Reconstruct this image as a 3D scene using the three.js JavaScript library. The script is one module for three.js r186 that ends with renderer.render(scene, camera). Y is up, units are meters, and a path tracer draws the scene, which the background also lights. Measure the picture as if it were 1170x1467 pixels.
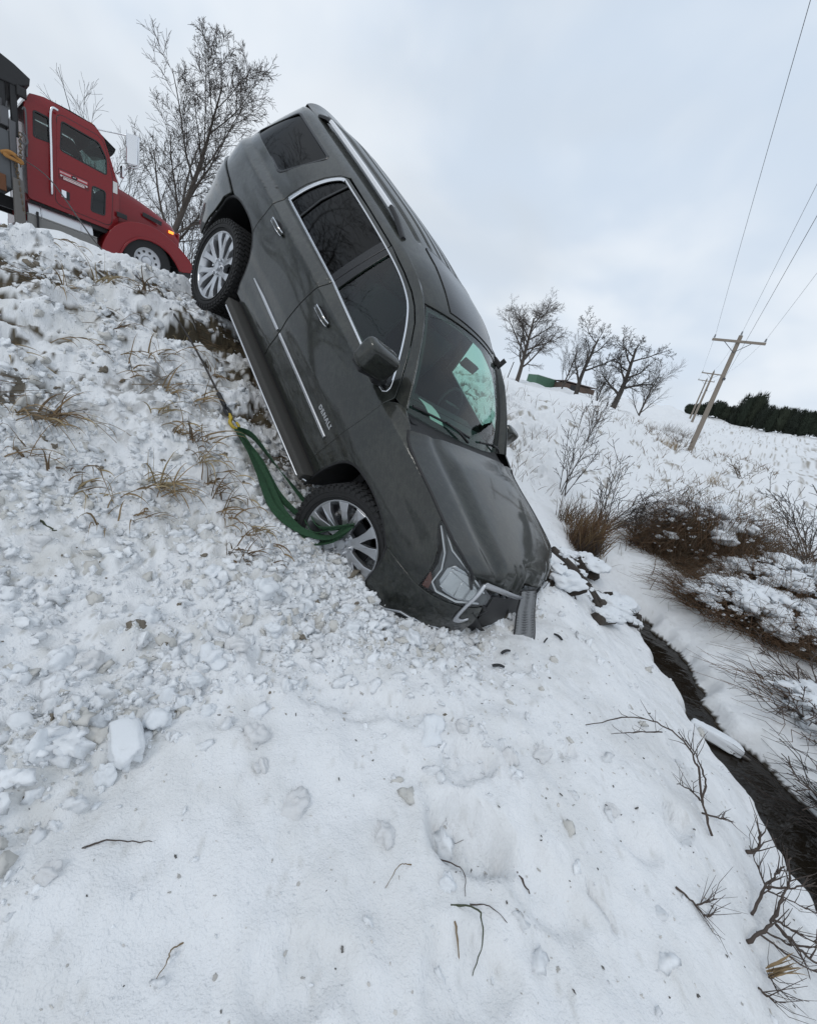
import * as THREE from 'three';
import { mergeGeometries } from 'three/addons/utils/BufferGeometryUtils.js';
import { FontLoader } from 'three/addons/loaders/FontLoader.js';
import { TextGeometry } from 'three/addons/geometries/TextGeometry.js';

// ---------------------------------------------------------------- camera, sky, sun
const scene = new THREE.Scene();
const V = (x, y, z) => new THREE.Vector3(x, y, z);
const EYE = 2.3;                                   // the lens above the water of the creek, about 1.5 m above the snow bank
const camera = new THREE.PerspectiveCamera(104.98, 816 / 1024, 0.05, 900);
camera.position.set(0, EYE, 0);
camera.quaternion.setFromRotationMatrix(new THREE.Matrix4().makeBasis(V(0.97147, 0.22687, -0.06917), V(-0.23718, 0.92924, -0.2833), V(0, 0.29162, 0.95653)));
const renderer = new THREE.WebGLRenderer({ antialias: true });
renderer.toneMapping = THREE.LinearToneMapping;
renderer.toneMappingExposure = 1.06;
renderer.shadowMap.enabled = true;

function rng(seed) { let a = seed >>> 0; return () => { a = (a + 0x6D2B79F5) | 0; let t = Math.imul(a ^ (a >>> 15), 1 | a); t = (t + Math.imul(t ^ (t >>> 7), 61 | t)) ^ t; return ((t ^ (t >>> 14)) >>> 0) / 4294967296; }; }
const hash = (x, y, k) => { let h = Math.imul(x, 374761393) + Math.imul(y, 668265263) + Math.imul(k, 1274126177); h = Math.imul(h ^ (h >>> 13), 1274126177); return ((h ^ (h >>> 16)) >>> 0) / 4294967296; };
function vn(x, y, k = 0) {                          // value noise, -1..1
  const i = Math.floor(x), j = Math.floor(y); let u = x - i, v = y - j; u = u * u * u * (u * (u * 6 - 15) + 10); v = v * v * v * (v * (v * 6 - 15) + 10);
  const a = hash(i, j, k), b = hash(i + 1, j, k), c = hash(i, j + 1, k), d = hash(i + 1, j + 1, k);
  return 2 * (a + (b - a) * u + (c - a) * v + (a - b - c + d) * u * v) - 1;
}
function fbm(x, y, n, k = 0) { let s = 0, a = 0.5, f = 1; for (let i = 0; i < n; i++) { s += a * vn(x * f + i * 17.3, y * f - i * 9.1, k + i); a *= 0.5; f *= 2.03; } return s; }
function worley(x, y, k) {                          // distance to the nearest of the jittered points and that cell's random value
  const i = Math.floor(x), j = Math.floor(y); let best = 9, id = 0;
  for (let a = -1; a <= 1; a++) for (let b = -1; b <= 1; b++) {
    const px = i + a + hash(i + a, j + b, k), py = j + b + hash(i + a, j + b, k + 7), d = (px - x) ** 2 + (py - y) ** 2;
    if (d < best) { best = d; id = hash(i + a, j + b, k + 13); }
  }
  return [Math.sqrt(best), id];
}
const clamp = (x, a = 0, b = 1) => Math.min(b, Math.max(a, x));
const sm = (a, b, x) => { const u = clamp((x - a) / (b - a)); return u * u * (3 - 2 * u); };
const mix = (a, b, u) => a + (b - a) * u;

// overcast winter sky: a bright grey-blue layer with soft broken billows
{
  const w = 1024, h = 512, d = new Float32Array(w * h * 4);
  for (let j = 0; j < h; j++) for (let i = 0; i < w; i++) {
    const el = ((j + 0.5) / h - 0.5) * Math.PI, az = ((i + 0.5) / w) * 2 * Math.PI;
    const y = Math.sin(el), cx = Math.cos(el) * Math.cos(az), cz = Math.cos(el) * Math.sin(az);
    const q = 1 / (Math.max(y, 0) + 0.28), px = cx * q * 1.15, py = cz * q * 1.15;
    const wx = fbm(px * 1.3 + 5, py * 1.3, 3, 40), wy = fbm(px * 1.3, py * 1.3 + 9, 3, 50);
    const n = fbm(px * 1.7 + wx * 0.3, py * 1.7 + wy * 0.3, 6, 60), n2 = fbm(px * 0.7 + 3, py * 0.7, 3, 70);
    const c = 0.2 + 0.65 * sm(-0.4, 0.45, n + n2 * 0.4);        // 1 = pale billow, 0 = thin bluish gap
    const up = clamp(y);
    const gr = sm(-0.1, 0.5, fbm(px * 1.1 - 7 + wy * 0.5, py * 1.1 + 4, 4, 77)) * 0.55;   // greyer, thicker cloud
    let r = mix(0.52, 0.84, c), g = mix(0.63, 0.885, c), b = mix(0.775, 0.935, c); r = mix(r, 0.56, gr); g = mix(g, 0.62, gr); b = mix(b, 0.69, gr);
    const hz = Math.pow(1 - up, 3);
    r = mix(r, 0.80, hz * 0.4); g = mix(g, 0.85, hz * 0.4); b = mix(b, 0.90, hz * 0.4);
    if (y < 0) { r = 0.55; g = 0.58; b = 0.61; }
    d.set([r, g, b, 1], (j * w + i) * 4);
  }
  const sky = new THREE.DataTexture(d, w, h, THREE.RGBAFormat, THREE.FloatType);
  sky.mapping = THREE.EquirectangularReflectionMapping; sky.magFilter = sky.minFilter = THREE.LinearFilter; sky.wrapS = THREE.RepeatWrapping; sky.needsUpdate = true;
  scene.background = sky; scene.environment = sky;
}
const sun = new THREE.DirectionalLight(new THREE.Color(1, 0.965, 0.92), 0.55);
sun.position.set(-14, 34, 22); sun.target.position.set(0, 0, -4); sun.castShadow = true; sun.shadow.radius = 30;
sun.shadow.mapSize.set(2048, 2048);
Object.assign(sun.shadow.camera, { left: -30, right: 30, top: 30, bottom: -30, near: 1, far: 120 });
scene.add(sun, sun.target);

// ---------------------------------------------------------------- naming helpers
const taken = new Map();
function numbered(n) { const k = taken.get(n) || 0; taken.set(n, k + 1); return k ? n + '_' + String(k).padStart(3, '0') : n; }
function tag(o, label, category, group) { Object.assign(o.userData, { label, category }); if (group) o.userData.group = group; return o; }
function thing(name, label, category, pos = [0, 0, 0], group) { const g = new THREE.Group(); g.name = numbered(name); g.position.set(...pos); scene.add(g); return tag(g, label, category, group); }
function part(name, geo, mat, parent = scene) {
  const m = new THREE.Mesh(Array.isArray(geo) ? merge(geo) : geo, mat); m.name = parent === scene ? numbered(name) : name; m.castShadow = m.receiveShadow = true; parent.add(m); return m;
}
function merge(list) {
  const l = list.map((g) => { const q = g.index ? g.toNonIndexed() : g; for (const k of Object.keys(q.attributes)) if (k !== 'position' && k !== 'normal' && k !== 'uv') q.deleteAttribute(k);
    if (!q.attributes.uv) q.setAttribute('uv', new THREE.BufferAttribute(new Float32Array(q.attributes.position.count * 2), 2)); if (!q.attributes.normal) q.computeVertexNormals(); return q; });
  return l.length > 1 ? mergeGeometries(l) : l[0];
}
const lin = (r, g, b) => new THREE.Color().setRGB(r, g, b);
const std = (r, g, b, rough = 0.8, metal = 0, o = {}) => new THREE.MeshStandardMaterial({ color: lin(r, g, b), roughness: rough, metalness: metal, side: THREE.DoubleSide, ...o });
function tex(w, h, fn, srgb = false, rep = [1, 1]) {
  const d = new Uint8Array(w * h * 4);
  for (let j = 0; j < h; j++) for (let i = 0; i < w; i++) { const c = fn(i / w, j / h, i, j), o = (j * w + i) * 4; d[o] = clamp(c[0]) * 255; d[o + 1] = clamp(c[1]) * 255; d[o + 2] = clamp(c[2]) * 255; d[o + 3] = 255; }
  const t = new THREE.DataTexture(d, w, h); t.wrapS = t.wrapT = THREE.RepeatWrapping; t.magFilter = THREE.LinearFilter; t.minFilter = THREE.LinearMipmapLinearFilter; t.generateMipmaps = true; t.repeat.set(...rep);
  if (srgb) t.colorSpace = THREE.SRGBColorSpace; t.needsUpdate = true; return t;
}
// tileable noise for textures
function tn(u, v, f, k) { const i = Math.floor(u * f), j = Math.floor(v * f); let a = u * f - i, b = v * f - j; a = a * a * (3 - 2 * a); b = b * b * (3 - 2 * b); const H = (x, y) => hash(((x % f) + f) % f, ((y % f) + f) % f, k); return mix(mix(H(i, j), H(i + 1, j), a), mix(H(i, j + 1), H(i + 1, j + 1), a), b); }
function box(w, h, d, x = 0, y = 0, z = 0, bev = 0) {
  if (!bev) return new THREE.BoxGeometry(w, h, d).translate(x, y, z);
  bev = Math.min(bev, w / 2.01, h / 2.01, d / 2.01);
  const s = new THREE.Shape(), a = w / 2 - bev, b = h / 2 - bev; s.moveTo(-a, -b); s.lineTo(a, -b); s.lineTo(a, b); s.lineTo(-a, b); s.closePath();
  return new THREE.ExtrudeGeometry(s, { depth: Math.max(d - 2 * bev, 1e-4), bevelEnabled: true, bevelThickness: bev, bevelSize: bev, bevelSegments: 2, steps: 1 }).translate(x, y, z - (d - 2 * bev) / 2);
}
function tube(pts, r0, r1 = r0, sides = 6, cap = true) {   // tapered tube through points, arrays or vectors
  const P = pts.map((p) => Array.isArray(p) ? V(...p) : p), n = P.length, pos = [], idx = [], uv = [];
  let N = null, len = 0;
  for (let i = 0; i < n; i++) {
    const T = P[Math.min(i + 1, n - 1)].clone().sub(P[Math.max(i - 1, 0)]).normalize();
    if (!N) N = Math.abs(T.y) < 0.9 ? V(0, 1, 0) : V(1, 0, 0);
    N = N.clone().addScaledVector(T, -N.dot(T)).normalize(); const B = T.clone().cross(N);
    const u = i / (n - 1), r = typeof r0 === 'function' ? r0(u) : mix(r0, r1, u);
    if (i) len += P[i].distanceTo(P[i - 1]);
    for (let k = 0; k <= sides; k++) { const a = k / sides * Math.PI * 2, c = Math.cos(a) * r, s = Math.sin(a) * r; pos.push(P[i].x + N.x * c + B.x * s, P[i].y + N.y * c + B.y * s, P[i].z + N.z * c + B.z * s); uv.push(k / sides, len); }
  }
  const w = sides + 1;
  for (let i = 0; i < n - 1; i++) for (let k = 0; k < sides; k++) { const a = i * w + k; idx.push(a, a + w, a + 1, a + 1, a + w, a + w + 1); }
  if (cap) for (const [i, f] of [[0, 1], [n - 1, 0]]) { const c = pos.length / 3; pos.push(P[i].x, P[i].y, P[i].z); uv.push(0, 0); for (let k = 0; k < sides; k++) f ? idx.push(c, i * w + k, i * w + k + 1) : idx.push(c, i * w + k + 1, i * w + k); }
  const g = new THREE.BufferGeometry(); g.setAttribute('position', new THREE.Float32BufferAttribute(pos, 3)); g.setAttribute('uv', new THREE.Float32BufferAttribute(uv, 2)); g.setIndex(idx); g.computeVertexNormals(); return g;
}
function curve(pts, n) { return new THREE.CatmullRomCurve3(pts.map((p) => Array.isArray(p) ? V(...p) : p), false, 'centripetal').getPoints(n); }
// a soft lump: an icosahedron pushed about by noise, radius about 1
function lump(seed, detail = 2, rough = 0.35, cells = 1.7) {
  const g = new THREE.IcosahedronGeometry(1, detail), p = g.attributes.position, R = rng(seed), ox = R() * 50, oy = R() * 50;
  for (let i = 0; i < p.count; i++) { const x = p.getX(i), y = p.getY(i), z = p.getZ(i); const k = 1 + rough * (vn(x * cells + ox, y * cells + z * 1.3 + oy, seed) + 0.5 * vn(z * cells * 2 + oy, x * cells * 2 - y * 1.9, seed + 3)); p.setXYZ(i, x * k, y * k, z * k); }
  g.deleteAttribute('normal'); g.deleteAttribute('uv');
  const m = mergeByPosition(g); m.computeVertexNormals(); return m;
}
function mergeByPosition(g) {
  const p = g.attributes.position, map = new Map(), pos = [], idx = [];
  for (let i = 0; i < p.count; i++) { const k = [p.getX(i), p.getY(i), p.getZ(i)].map((v) => Math.round(v * 1e4)).join(); let j = map.get(k); if (j === undefined) { j = pos.length / 3; map.set(k, j); pos.push(p.getX(i), p.getY(i), p.getZ(i)); } idx.push(j); }
  const o = new THREE.BufferGeometry(); o.setAttribute('position', new THREE.Float32BufferAttribute(pos, 3)); o.setIndex(idx); return o;
}
// ---------------------------------------------------------------- ground: s runs along the road, t runs down the bank to the creek (metres)
const AZ = 36 * Math.PI / 180, SX = Math.sin(AZ), SZ = -Math.cos(AZ), TX = Math.cos(AZ), TZ = Math.sin(AZ);
const WATER = 0.16;
const PROF = [[-80, 3.5], [-30, 3.30], [-12, 3.24], [-9, 3.13], [-7, 3.02], [-5.6, 2.85], [-4.9, 2.72], [-4.2, 2.5], [-3.5, 2.05], [-2.8, 1.55], [-2.2, 1.2], [-1.6, 1.05], [-0.9, 0.97], [0, 0.8], [0.7, 0.58], [1.3, 0.4], [2.2, 0.3], [5, 0.35], [40, 1.3]];
function prof(P, x) {
  let i = 0; while (i < P.length - 2 && x > P[i + 1][0]) i++;
  const h = P[i + 1][0] - P[i][0], u = clamp((x - P[i][0]) / h), m = (k) => k <= 0 || k >= P.length - 1 ? 0 : (P[k + 1][1] - P[k - 1][1]) / (P[k + 1][0] - P[k - 1][0]);
  return (2 * u ** 3 - 3 * u * u + 1) * P[i][1] + (u ** 3 - 2 * u * u + u) * h * m(i) + (-2 * u ** 3 + 3 * u * u) * P[i + 1][1] + (u ** 3 - u * u) * h * m(i + 1);
}
// creek centre line [s, t, half width]
const CREEK = [[5.75, -0.1, 0.02], [5.5, 0.0, 0.10], [5.15, 0.16, 0.19], [4.75, 0.36, 0.19], [4.3, 0.55, 0.16], [4.0, 0.72, 0.17], [3.75, 0.95, 0.21], [3.45, 1.22, 0.27], [3.0, 1.5, 0.36], [2.2, 1.95, 0.45], [0, 2.9, 0.6], [-3, 4.2, 0.6]];
function creekDist(s, t) {                          // metres outside the water's edge (negative inside), and the side (1 = field side)
  let best = 1e9, side = 0;
  for (let i = 0; i < CREEK.length - 1; i++) {
    const [a, b, wa] = CREEK[i], [c, d, wb] = CREEK[i + 1], dx = c - a, dy = d - b, u = clamp(((s - a) * dx + (t - b) * dy) / (dx * dx + dy * dy));
    const e = Math.hypot(s - a - dx * u, t - b - dy * u) - mix(wa, wb, u);
    if (e < best) { best = e; side = dx * (t - b) - dy * (s - a) < 0 ? 1 : -1; }
  }
  return [best, side];
}
const smin = (a, b, k) => { const h = clamp(0.5 + 0.5 * (b - a) / k); return mix(b, a, h) - k * h * (1 - h); };
function baseH(s, t) {
  const n = prof(PROF, t), r = clamp(s - 2, 0, 110), k = clamp(s - 8, 0, 110);
  const fl = 0.55 + 0.08 * k + 0.00017 * k * k, w = clamp((n - 0.97) / 1.95, 0, 2), w1 = Math.min(w, 1);
  const far = (fl + Math.max(0, t) * 0.03) * (1 - w1) + (2.92 + 0.02 * r + 0.0005 * r * r) * w1 + Math.max(0, w - 1) * 0.5;
  return mix(n, far, sm(4.5, 9, s)) + 0.95 * sm(22, 50, s) * sm(-9, -18, t) - 0.13 * sm(1.4, 0.6, s) * sm(-4.4, -5.6, t) * sm(-11, -8, t) - 0.10 * Math.exp(-(((s - 1.9) / 0.6) ** 2) - (((t + 1.0) / 0.5) ** 2));
}
// footprints and scuffs pressed in the snow [s, t, heading, length, width, depth]
const PRINTS = [[1.13, -0.21, 0.9, 0.17, 0.1, 0.075], [1.34, -0.36, 0.5, 0.13, 0.08, 0.05], [1.19, -0.8, 0.75, 0.22, 0.07, 0.028], [1.06, -0.97, 0.7, 0.15, 0.07, 0.022], [1.33, -0.62, 0.8, 0.15, 0.065, 0.025], [1.22, 0.05, 1.2, 0.16, 0.09, 0.03], [0.85, -0.02, 0.8, 0.15, 0.09, 0.03], [0.5, -0.35, 0.6, 0.14, 0.08, 0.025], [2.05, 0.42, 0.3, 0.12, 0.06, 0.05], [1.75, 0.3, 1.0, 0.1, 0.06, 0.03]];
function zones(s, t) {
  const wob = fbm(s * 0.9, t * 0.9, 3, 5) * 0.7;
  const rub = sm(-0.8, -1.3, t + wob * 0.5 - 0.25 * sm(0.9, 1.7, s)) * sm(-3.6, -2.5, t + wob * 0.5) * sm(3.6, 2.6, s) ;   // churned, crumbly snow at the foot of the bank
  const up = sm(-2.6, -3.3, t + wob) * sm(-6.6, -5.6, t) * sm(16, 6, s);                        // scraped, lumpy upper bank
  const near = sm(11, 5, s) * sm(-9, -6, t);
  return [rub, up, near, wob];
}
function groundH(s, t, fine = true) {
  let h = baseH(s, t);
  const far = sm(10, 30, s);
  let [cd, side] = creekDist(s, t);
  { const e = Math.max(0, cd + fbm(s * 2.2, t * 2.2, 3, 90) * 0.1); h = smin(h, WATER + 0.1 + (side > 0 ? 0.3 : 0.30) * e + 0.17 * e * e, 0.12); }
  const [rub, up, near] = zones(s, t);
  h += fbm(s * 0.55, t * 0.55, 4, 3) * mix(0.10, 0.5, far);
  h += fbm(s * 1.7, t * 1.7, 3, 9) * 0.055 * near * (1 - 0.5 * sm(0.5, -0.6, Math.abs(t))) + fbm(s * 0.15, t * 0.15, 3, 12) * far * 1.2;
  if (up > 0.01) { const st = fbm(s * 1.3 + t * 0.4, t * 5.2, 4, 21); h += up * (st * 0.19 + fbm(s * 5, t * 6, 4, 23) * 0.11); }
  if (rub > 0.01) h += rub * (fbm(s * 4, t * 4, 4, 27) * 0.08);
  for (const [ps, pt, a, l, w, d] of PRINTS) { const dx = s - ps, dy = t - pt; if (dx * dx + dy * dy > 0.16) continue; const c = Math.cos(a), q = Math.sin(a), u = (dx * c + dy * q) / l, v = (-dx * q + dy * c) / w, e = u * u + v * v * (1 + 0.5 * u) + 0.45 * fbm(s * 13, t * 13, 3, 31); h -= d * (1 - sm(0.5, 1.3, e)) * (1 + 0.35 * vn(s * 30, t * 30, 32)) - d * 0.14 * Math.exp(-((e - 1.5) ** 2) * 5); }
  if (fine && near > 0.01) {
    if (rub > 0.02 || up > 0.02) {
      const am = rub + up * 0.75, [w1, i1] = worley(s * 13 + vn(s * 9, t * 9, 1) * 0.5, t * 13 + vn(s * 9, t * 9, 2) * 0.5, 33), [w2, i2] = worley(s * 30, t * 30, 37);
      h += am * ((i1 > 0.55 ? i1 - 0.3 : 0.05) * 0.04 * Math.sqrt(Math.max(0, 1 - w1 * w1 * 2.6)) + i2 * 0.012 * Math.sqrt(Math.max(0, 1 - w2 * w2 * 2.4)));
    }
    const [w3, i3] = worley(s * 9, t * 9, 43);
    if (i3 > 0.8) h += near * (i3 - 0.8) * 0.05 * Math.sqrt(Math.max(0, 1 - w3 * w3 * 9)) * (hash(Math.floor(i3 * 1e6), 1, 2) > 0.4 ? 1 : -0.8);
    h += near * fbm(s * 6.5, t * 6.5, 3, 46) * 0.022 * sm(-1.6, -0.8, t); h += near * (fbm(s * 11, t * 11, 4, 47) * (0.011 + 0.016 * rub + 0.012 * up) + Math.abs(vn(s * 24, t * 24, 53)) * (0.004 + 0.010 * rub));
  }
  if (cd < 0.35) { const e = cd + fbm(s * 3.6, t * 3.6, 3, 57) * 0.15 ; h = mix(h, WATER - 0.09, sm(0.13, -0.08, e)); }
  return h;
}
const W3 = (s, t, y) => V(s * SX + t * TX, y, s * SZ + t * TZ);          // bank coordinates to world
const G3 = (s, t, up = 0) => W3(s, t, groundH(s, t) + up);
const toST = (x, z) => [x * SX + z * SZ, x * TX + z * TZ];

function graded(a0, a, b, b1, d, g) {               // fine steps d between a and b, growing outside
  const out = []; for (let x = a; x <= b; x += d) out.push(x);
  let st = d, x = out[out.length - 1]; while (x < b1) { st *= g; x += st; out.push(x); }
  st = d; x = a; while (x > a0) { st *= g; x -= st; out.unshift(x); }
  return out;
}
const snowBump = tex(512, 512, (u, v) => { const n = 0.4 * tn(u, v, 32, 1) + 0.3 * tn(u, v, 90, 2) + 0.2 * tn(u, v, 200, 3) + 0.1 * tn(u, v, 17, 4); return [n, n, n]; });
const snowMat = new THREE.MeshPhysicalMaterial({ vertexColors: true, roughness: 0.75, bumpMap: snowBump, bumpScale: 0.0055, side: THREE.DoubleSide, sheen: 0, specularIntensity: 0.35 });
function snowColor(s, t, h) {                       // clean snow, gritty grey snow and bare turf, as patches with their own edges
  const [rub, up, near] = zones(s, t);
  let r = 0.78, g = 0.79, b = 0.80;
  const grit = fbm(s * 3.1, t * 3.1, 4, 61) + 0.5 * fbm(s * 16, t * 16, 3, 67);
  const dirt = clamp(sm(-0.1, 0.5, grit) * (0.26 + 0.55 * rub + 0.4 * up)) * near;
  r = mix(r, 0.47, dirt * 0.62); g = mix(g, 0.46, dirt * 0.62); b = mix(b, 0.42, dirt * 0.62);
  const speck = fbm(s * 46, t * 46, 2, 71); if (speck > 0.38) { const k = sm(0.38, 0.6, speck) * near * (0.25 + 0.5 * rub); r = mix(r, 0.3, k); g = mix(g, 0.28, k); b = mix(b, 0.23, k); }
  // turf and mud showing through, in streaks along the bank
  const st = fbm(s * 1.3 + t * 0.4, t * 5.2, 4, 21), br = fbm(s * 7, t * 15, 3, 73);
  const carSide = Math.exp(-(((s - 2.05) / 0.6) ** 2) - (((t + 3.1) / 1.2) ** 2));
  const bare = sm(0.20, 0.30, -st * 0.75 + br * 0.45 + fbm(s * 22, t * 34, 3, 75) * 0.5 + 0.03 + 0.33 * carSide + 0.08 * up * sm(-3.0, -4.2, t)) * clamp(up + carSide) * sm(11, 6, s);
  const mud = 0.5 + 0.5 * vn(s * 40, t * 40, 79);
  r = mix(r, mix(0.045, 0.12, mud), bare); g = mix(g, mix(0.04, 0.095, mud), bare); b = mix(b, mix(0.03, 0.06, mud), bare);
  const far = sm(5, 9, s);                           // far bank: stubble and weeds poking through
  if (far > 0) { const w = fbm(s * 1.1, t * 4.2, 4, 83) + 0.5 * fbm(s * 5, t * 9, 2, 85), k = far * sm(0.3, 0.62, w) * sm(-6.5, -5, t) * 0.75; r = mix(r, 0.2, k); g = mix(g, 0.165, k); b = mix(b, 0.11, k); }
  const row = sm(9, 14, s) * sm(-1.5, 0.2, t - (s - 12) * 0.02); if (row > 0) { const w = Math.sin(t * 7.2 + vn(s * 0.25, 1, 87) * 0.6), k = row * sm(0.80, 0.98, w) * sm(-0.15, 0.35, fbm(s * 1.4, t * 2, 3, 89)) * 0.6; r = mix(r, 0.24, k); g = mix(g, 0.2, k); b = mix(b, 0.14, k); }   // stubble rows of the field
  if (h < WATER + 0.02) { r = 0.05; g = 0.042; b = 0.032; }
  return [r, g, b];
}
{
  const S = graded(-8, -0.7, 6.0, 160, 0.018, 1.015), T = graded(-70, -5.5, 1.7, 120, 0.0185, 1.03);
  const ns = S.length, nt = T.length, pos = new Float32Array(ns * nt * 3), col = new Float32Array(ns * nt * 3), uv = new Float32Array(ns * nt * 2), idx = new Uint32Array((ns - 1) * (nt - 1) * 6);
  for (let i = 0, o = 0; i < ns; i++) for (let j = 0; j < nt; j++, o++) {
    const s = S[i], t = T[j], h = groundH(s, t), c = snowColor(s, t, h);
    pos[o * 3] = s * SX + t * TX; pos[o * 3 + 1] = h; pos[o * 3 + 2] = s * SZ + t * TZ; col.set(c, o * 3); uv[o * 2] = s * 2.2; uv[o * 2 + 1] = t * 2.2;
  }
  let q = 0; for (let i = 0; i < ns - 1; i++) for (let j = 0; j < nt - 1; j++) { const a = i * nt + j; idx[q++] = a; idx[q++] = a + nt; idx[q++] = a + 1; idx[q++] = a + 1; idx[q++] = a + nt; idx[q++] = a + nt + 1; }
  const g = new THREE.BufferGeometry(); g.setAttribute('position', new THREE.BufferAttribute(pos, 3)); g.setAttribute('color', new THREE.BufferAttribute(col, 3)); g.setAttribute('uv', new THREE.BufferAttribute(uv, 2)); g.setIndex(new THREE.BufferAttribute(idx, 1)); g.computeVertexNormals();
  const m = part('snowy_ground', g, snowMat); m.userData = { kind: 'structure', label: 'snow covered roadside bank, ditch and field' };
  console.log('ground', ns, nt, ns * nt * 2);
}
{ // creek water: a ribbon along the centre line
  const C = new THREE.CatmullRomCurve3(CREEK.map(([s, t]) => W3(s, t, WATER))).getPoints(80), pos = [], idx = [], uv = [];
  C.forEach((p, i) => { const a = C[Math.max(0, i - 1)], b = C[Math.min(C.length - 1, i + 1)], d = b.clone().sub(a).normalize(), n = V(-d.z, 0, d.x); for (const k of [-1, 1]) { pos.push(p.x + n.x * k * 1.1, WATER, p.z + n.z * k * 1.1); uv.push(k * 1.1, i * 0.12); } if (i) { const o = i * 2; idx.push(o - 2, o - 1, o, o, o - 1, o + 1); } });
  const g = new THREE.BufferGeometry(); g.setAttribute('position', new THREE.Float32BufferAttribute(pos, 3)); g.setAttribute('uv', new THREE.Float32BufferAttribute(uv, 2)); g.setIndex(idx); g.computeVertexNormals();
  const wb = tex(256, 256, (u, v) => { const n = 0.6 * tn(u, v, 5, 1) + 0.3 * tn(u, v, 13, 2) + 0.1 * tn(u, v, 40, 3); return [n, n, n]; });
  const m = part('creek_water', g, new THREE.MeshPhysicalMaterial({ color: lin(0.014, 0.011, 0.008), roughness: 0.06, ior: 1.33, specularIntensity: 0.6, bumpMap: wb, bumpScale: 0.008, side: THREE.DoubleSide })); m.userData = { kind: 'structure', label: 'dark shallow water of the creek between snow banks' };
}
// ---------------------------------------------------------------- panels: outlines drawn on a body surface and given rolled edges
function tess(contour, holes, maxE) {
  const P = contour.concat(...holes).map((p) => [p[0], p[1]]);
  const v2 = (l) => l.map((p) => new THREE.Vector2(p[0], p[1]));
  let tri = THREE.ShapeUtils.triangulateShape(v2(contour), holes.map(v2));
  for (let it = 0; it < 8; it++) {
    const mid = new Map(), out = []; let split = false;
    const M = (a, b) => { if (Math.hypot(P[a][0] - P[b][0], P[a][1] - P[b][1]) <= maxE) return -1; const k = a < b ? a * 1e6 + b : b * 1e6 + a; let m = mid.get(k); if (m === undefined) { m = P.length; P.push([(P[a][0] + P[b][0]) / 2, (P[a][1] + P[b][1]) / 2]); mid.set(k, m); } split = true; return m; };
    for (const [a, b, c] of tri) {
      const x = M(a, b), y = M(b, c), z = M(c, a), n = (x >= 0) + (y >= 0) + (z >= 0);
      if (!n) out.push([a, b, c]);
      else if (n === 3) out.push([a, x, z], [x, b, y], [z, y, c], [x, y, z]);
      else if (n === 1) { if (x >= 0) out.push([a, x, c], [x, b, c]); else if (y >= 0) out.push([a, b, y], [a, y, c]); else out.push([a, b, z], [z, b, c]); }
      else if (x < 0) out.push([z, y, c], [a, b, y], [a, y, z]); else if (y < 0) out.push([a, x, z], [x, b, c], [x, c, z]); else out.push([x, b, y], [a, x, y], [a, y, c]);
    }
    tri = out; if (!split) break;
  }
  return [P, tri];
}
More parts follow.
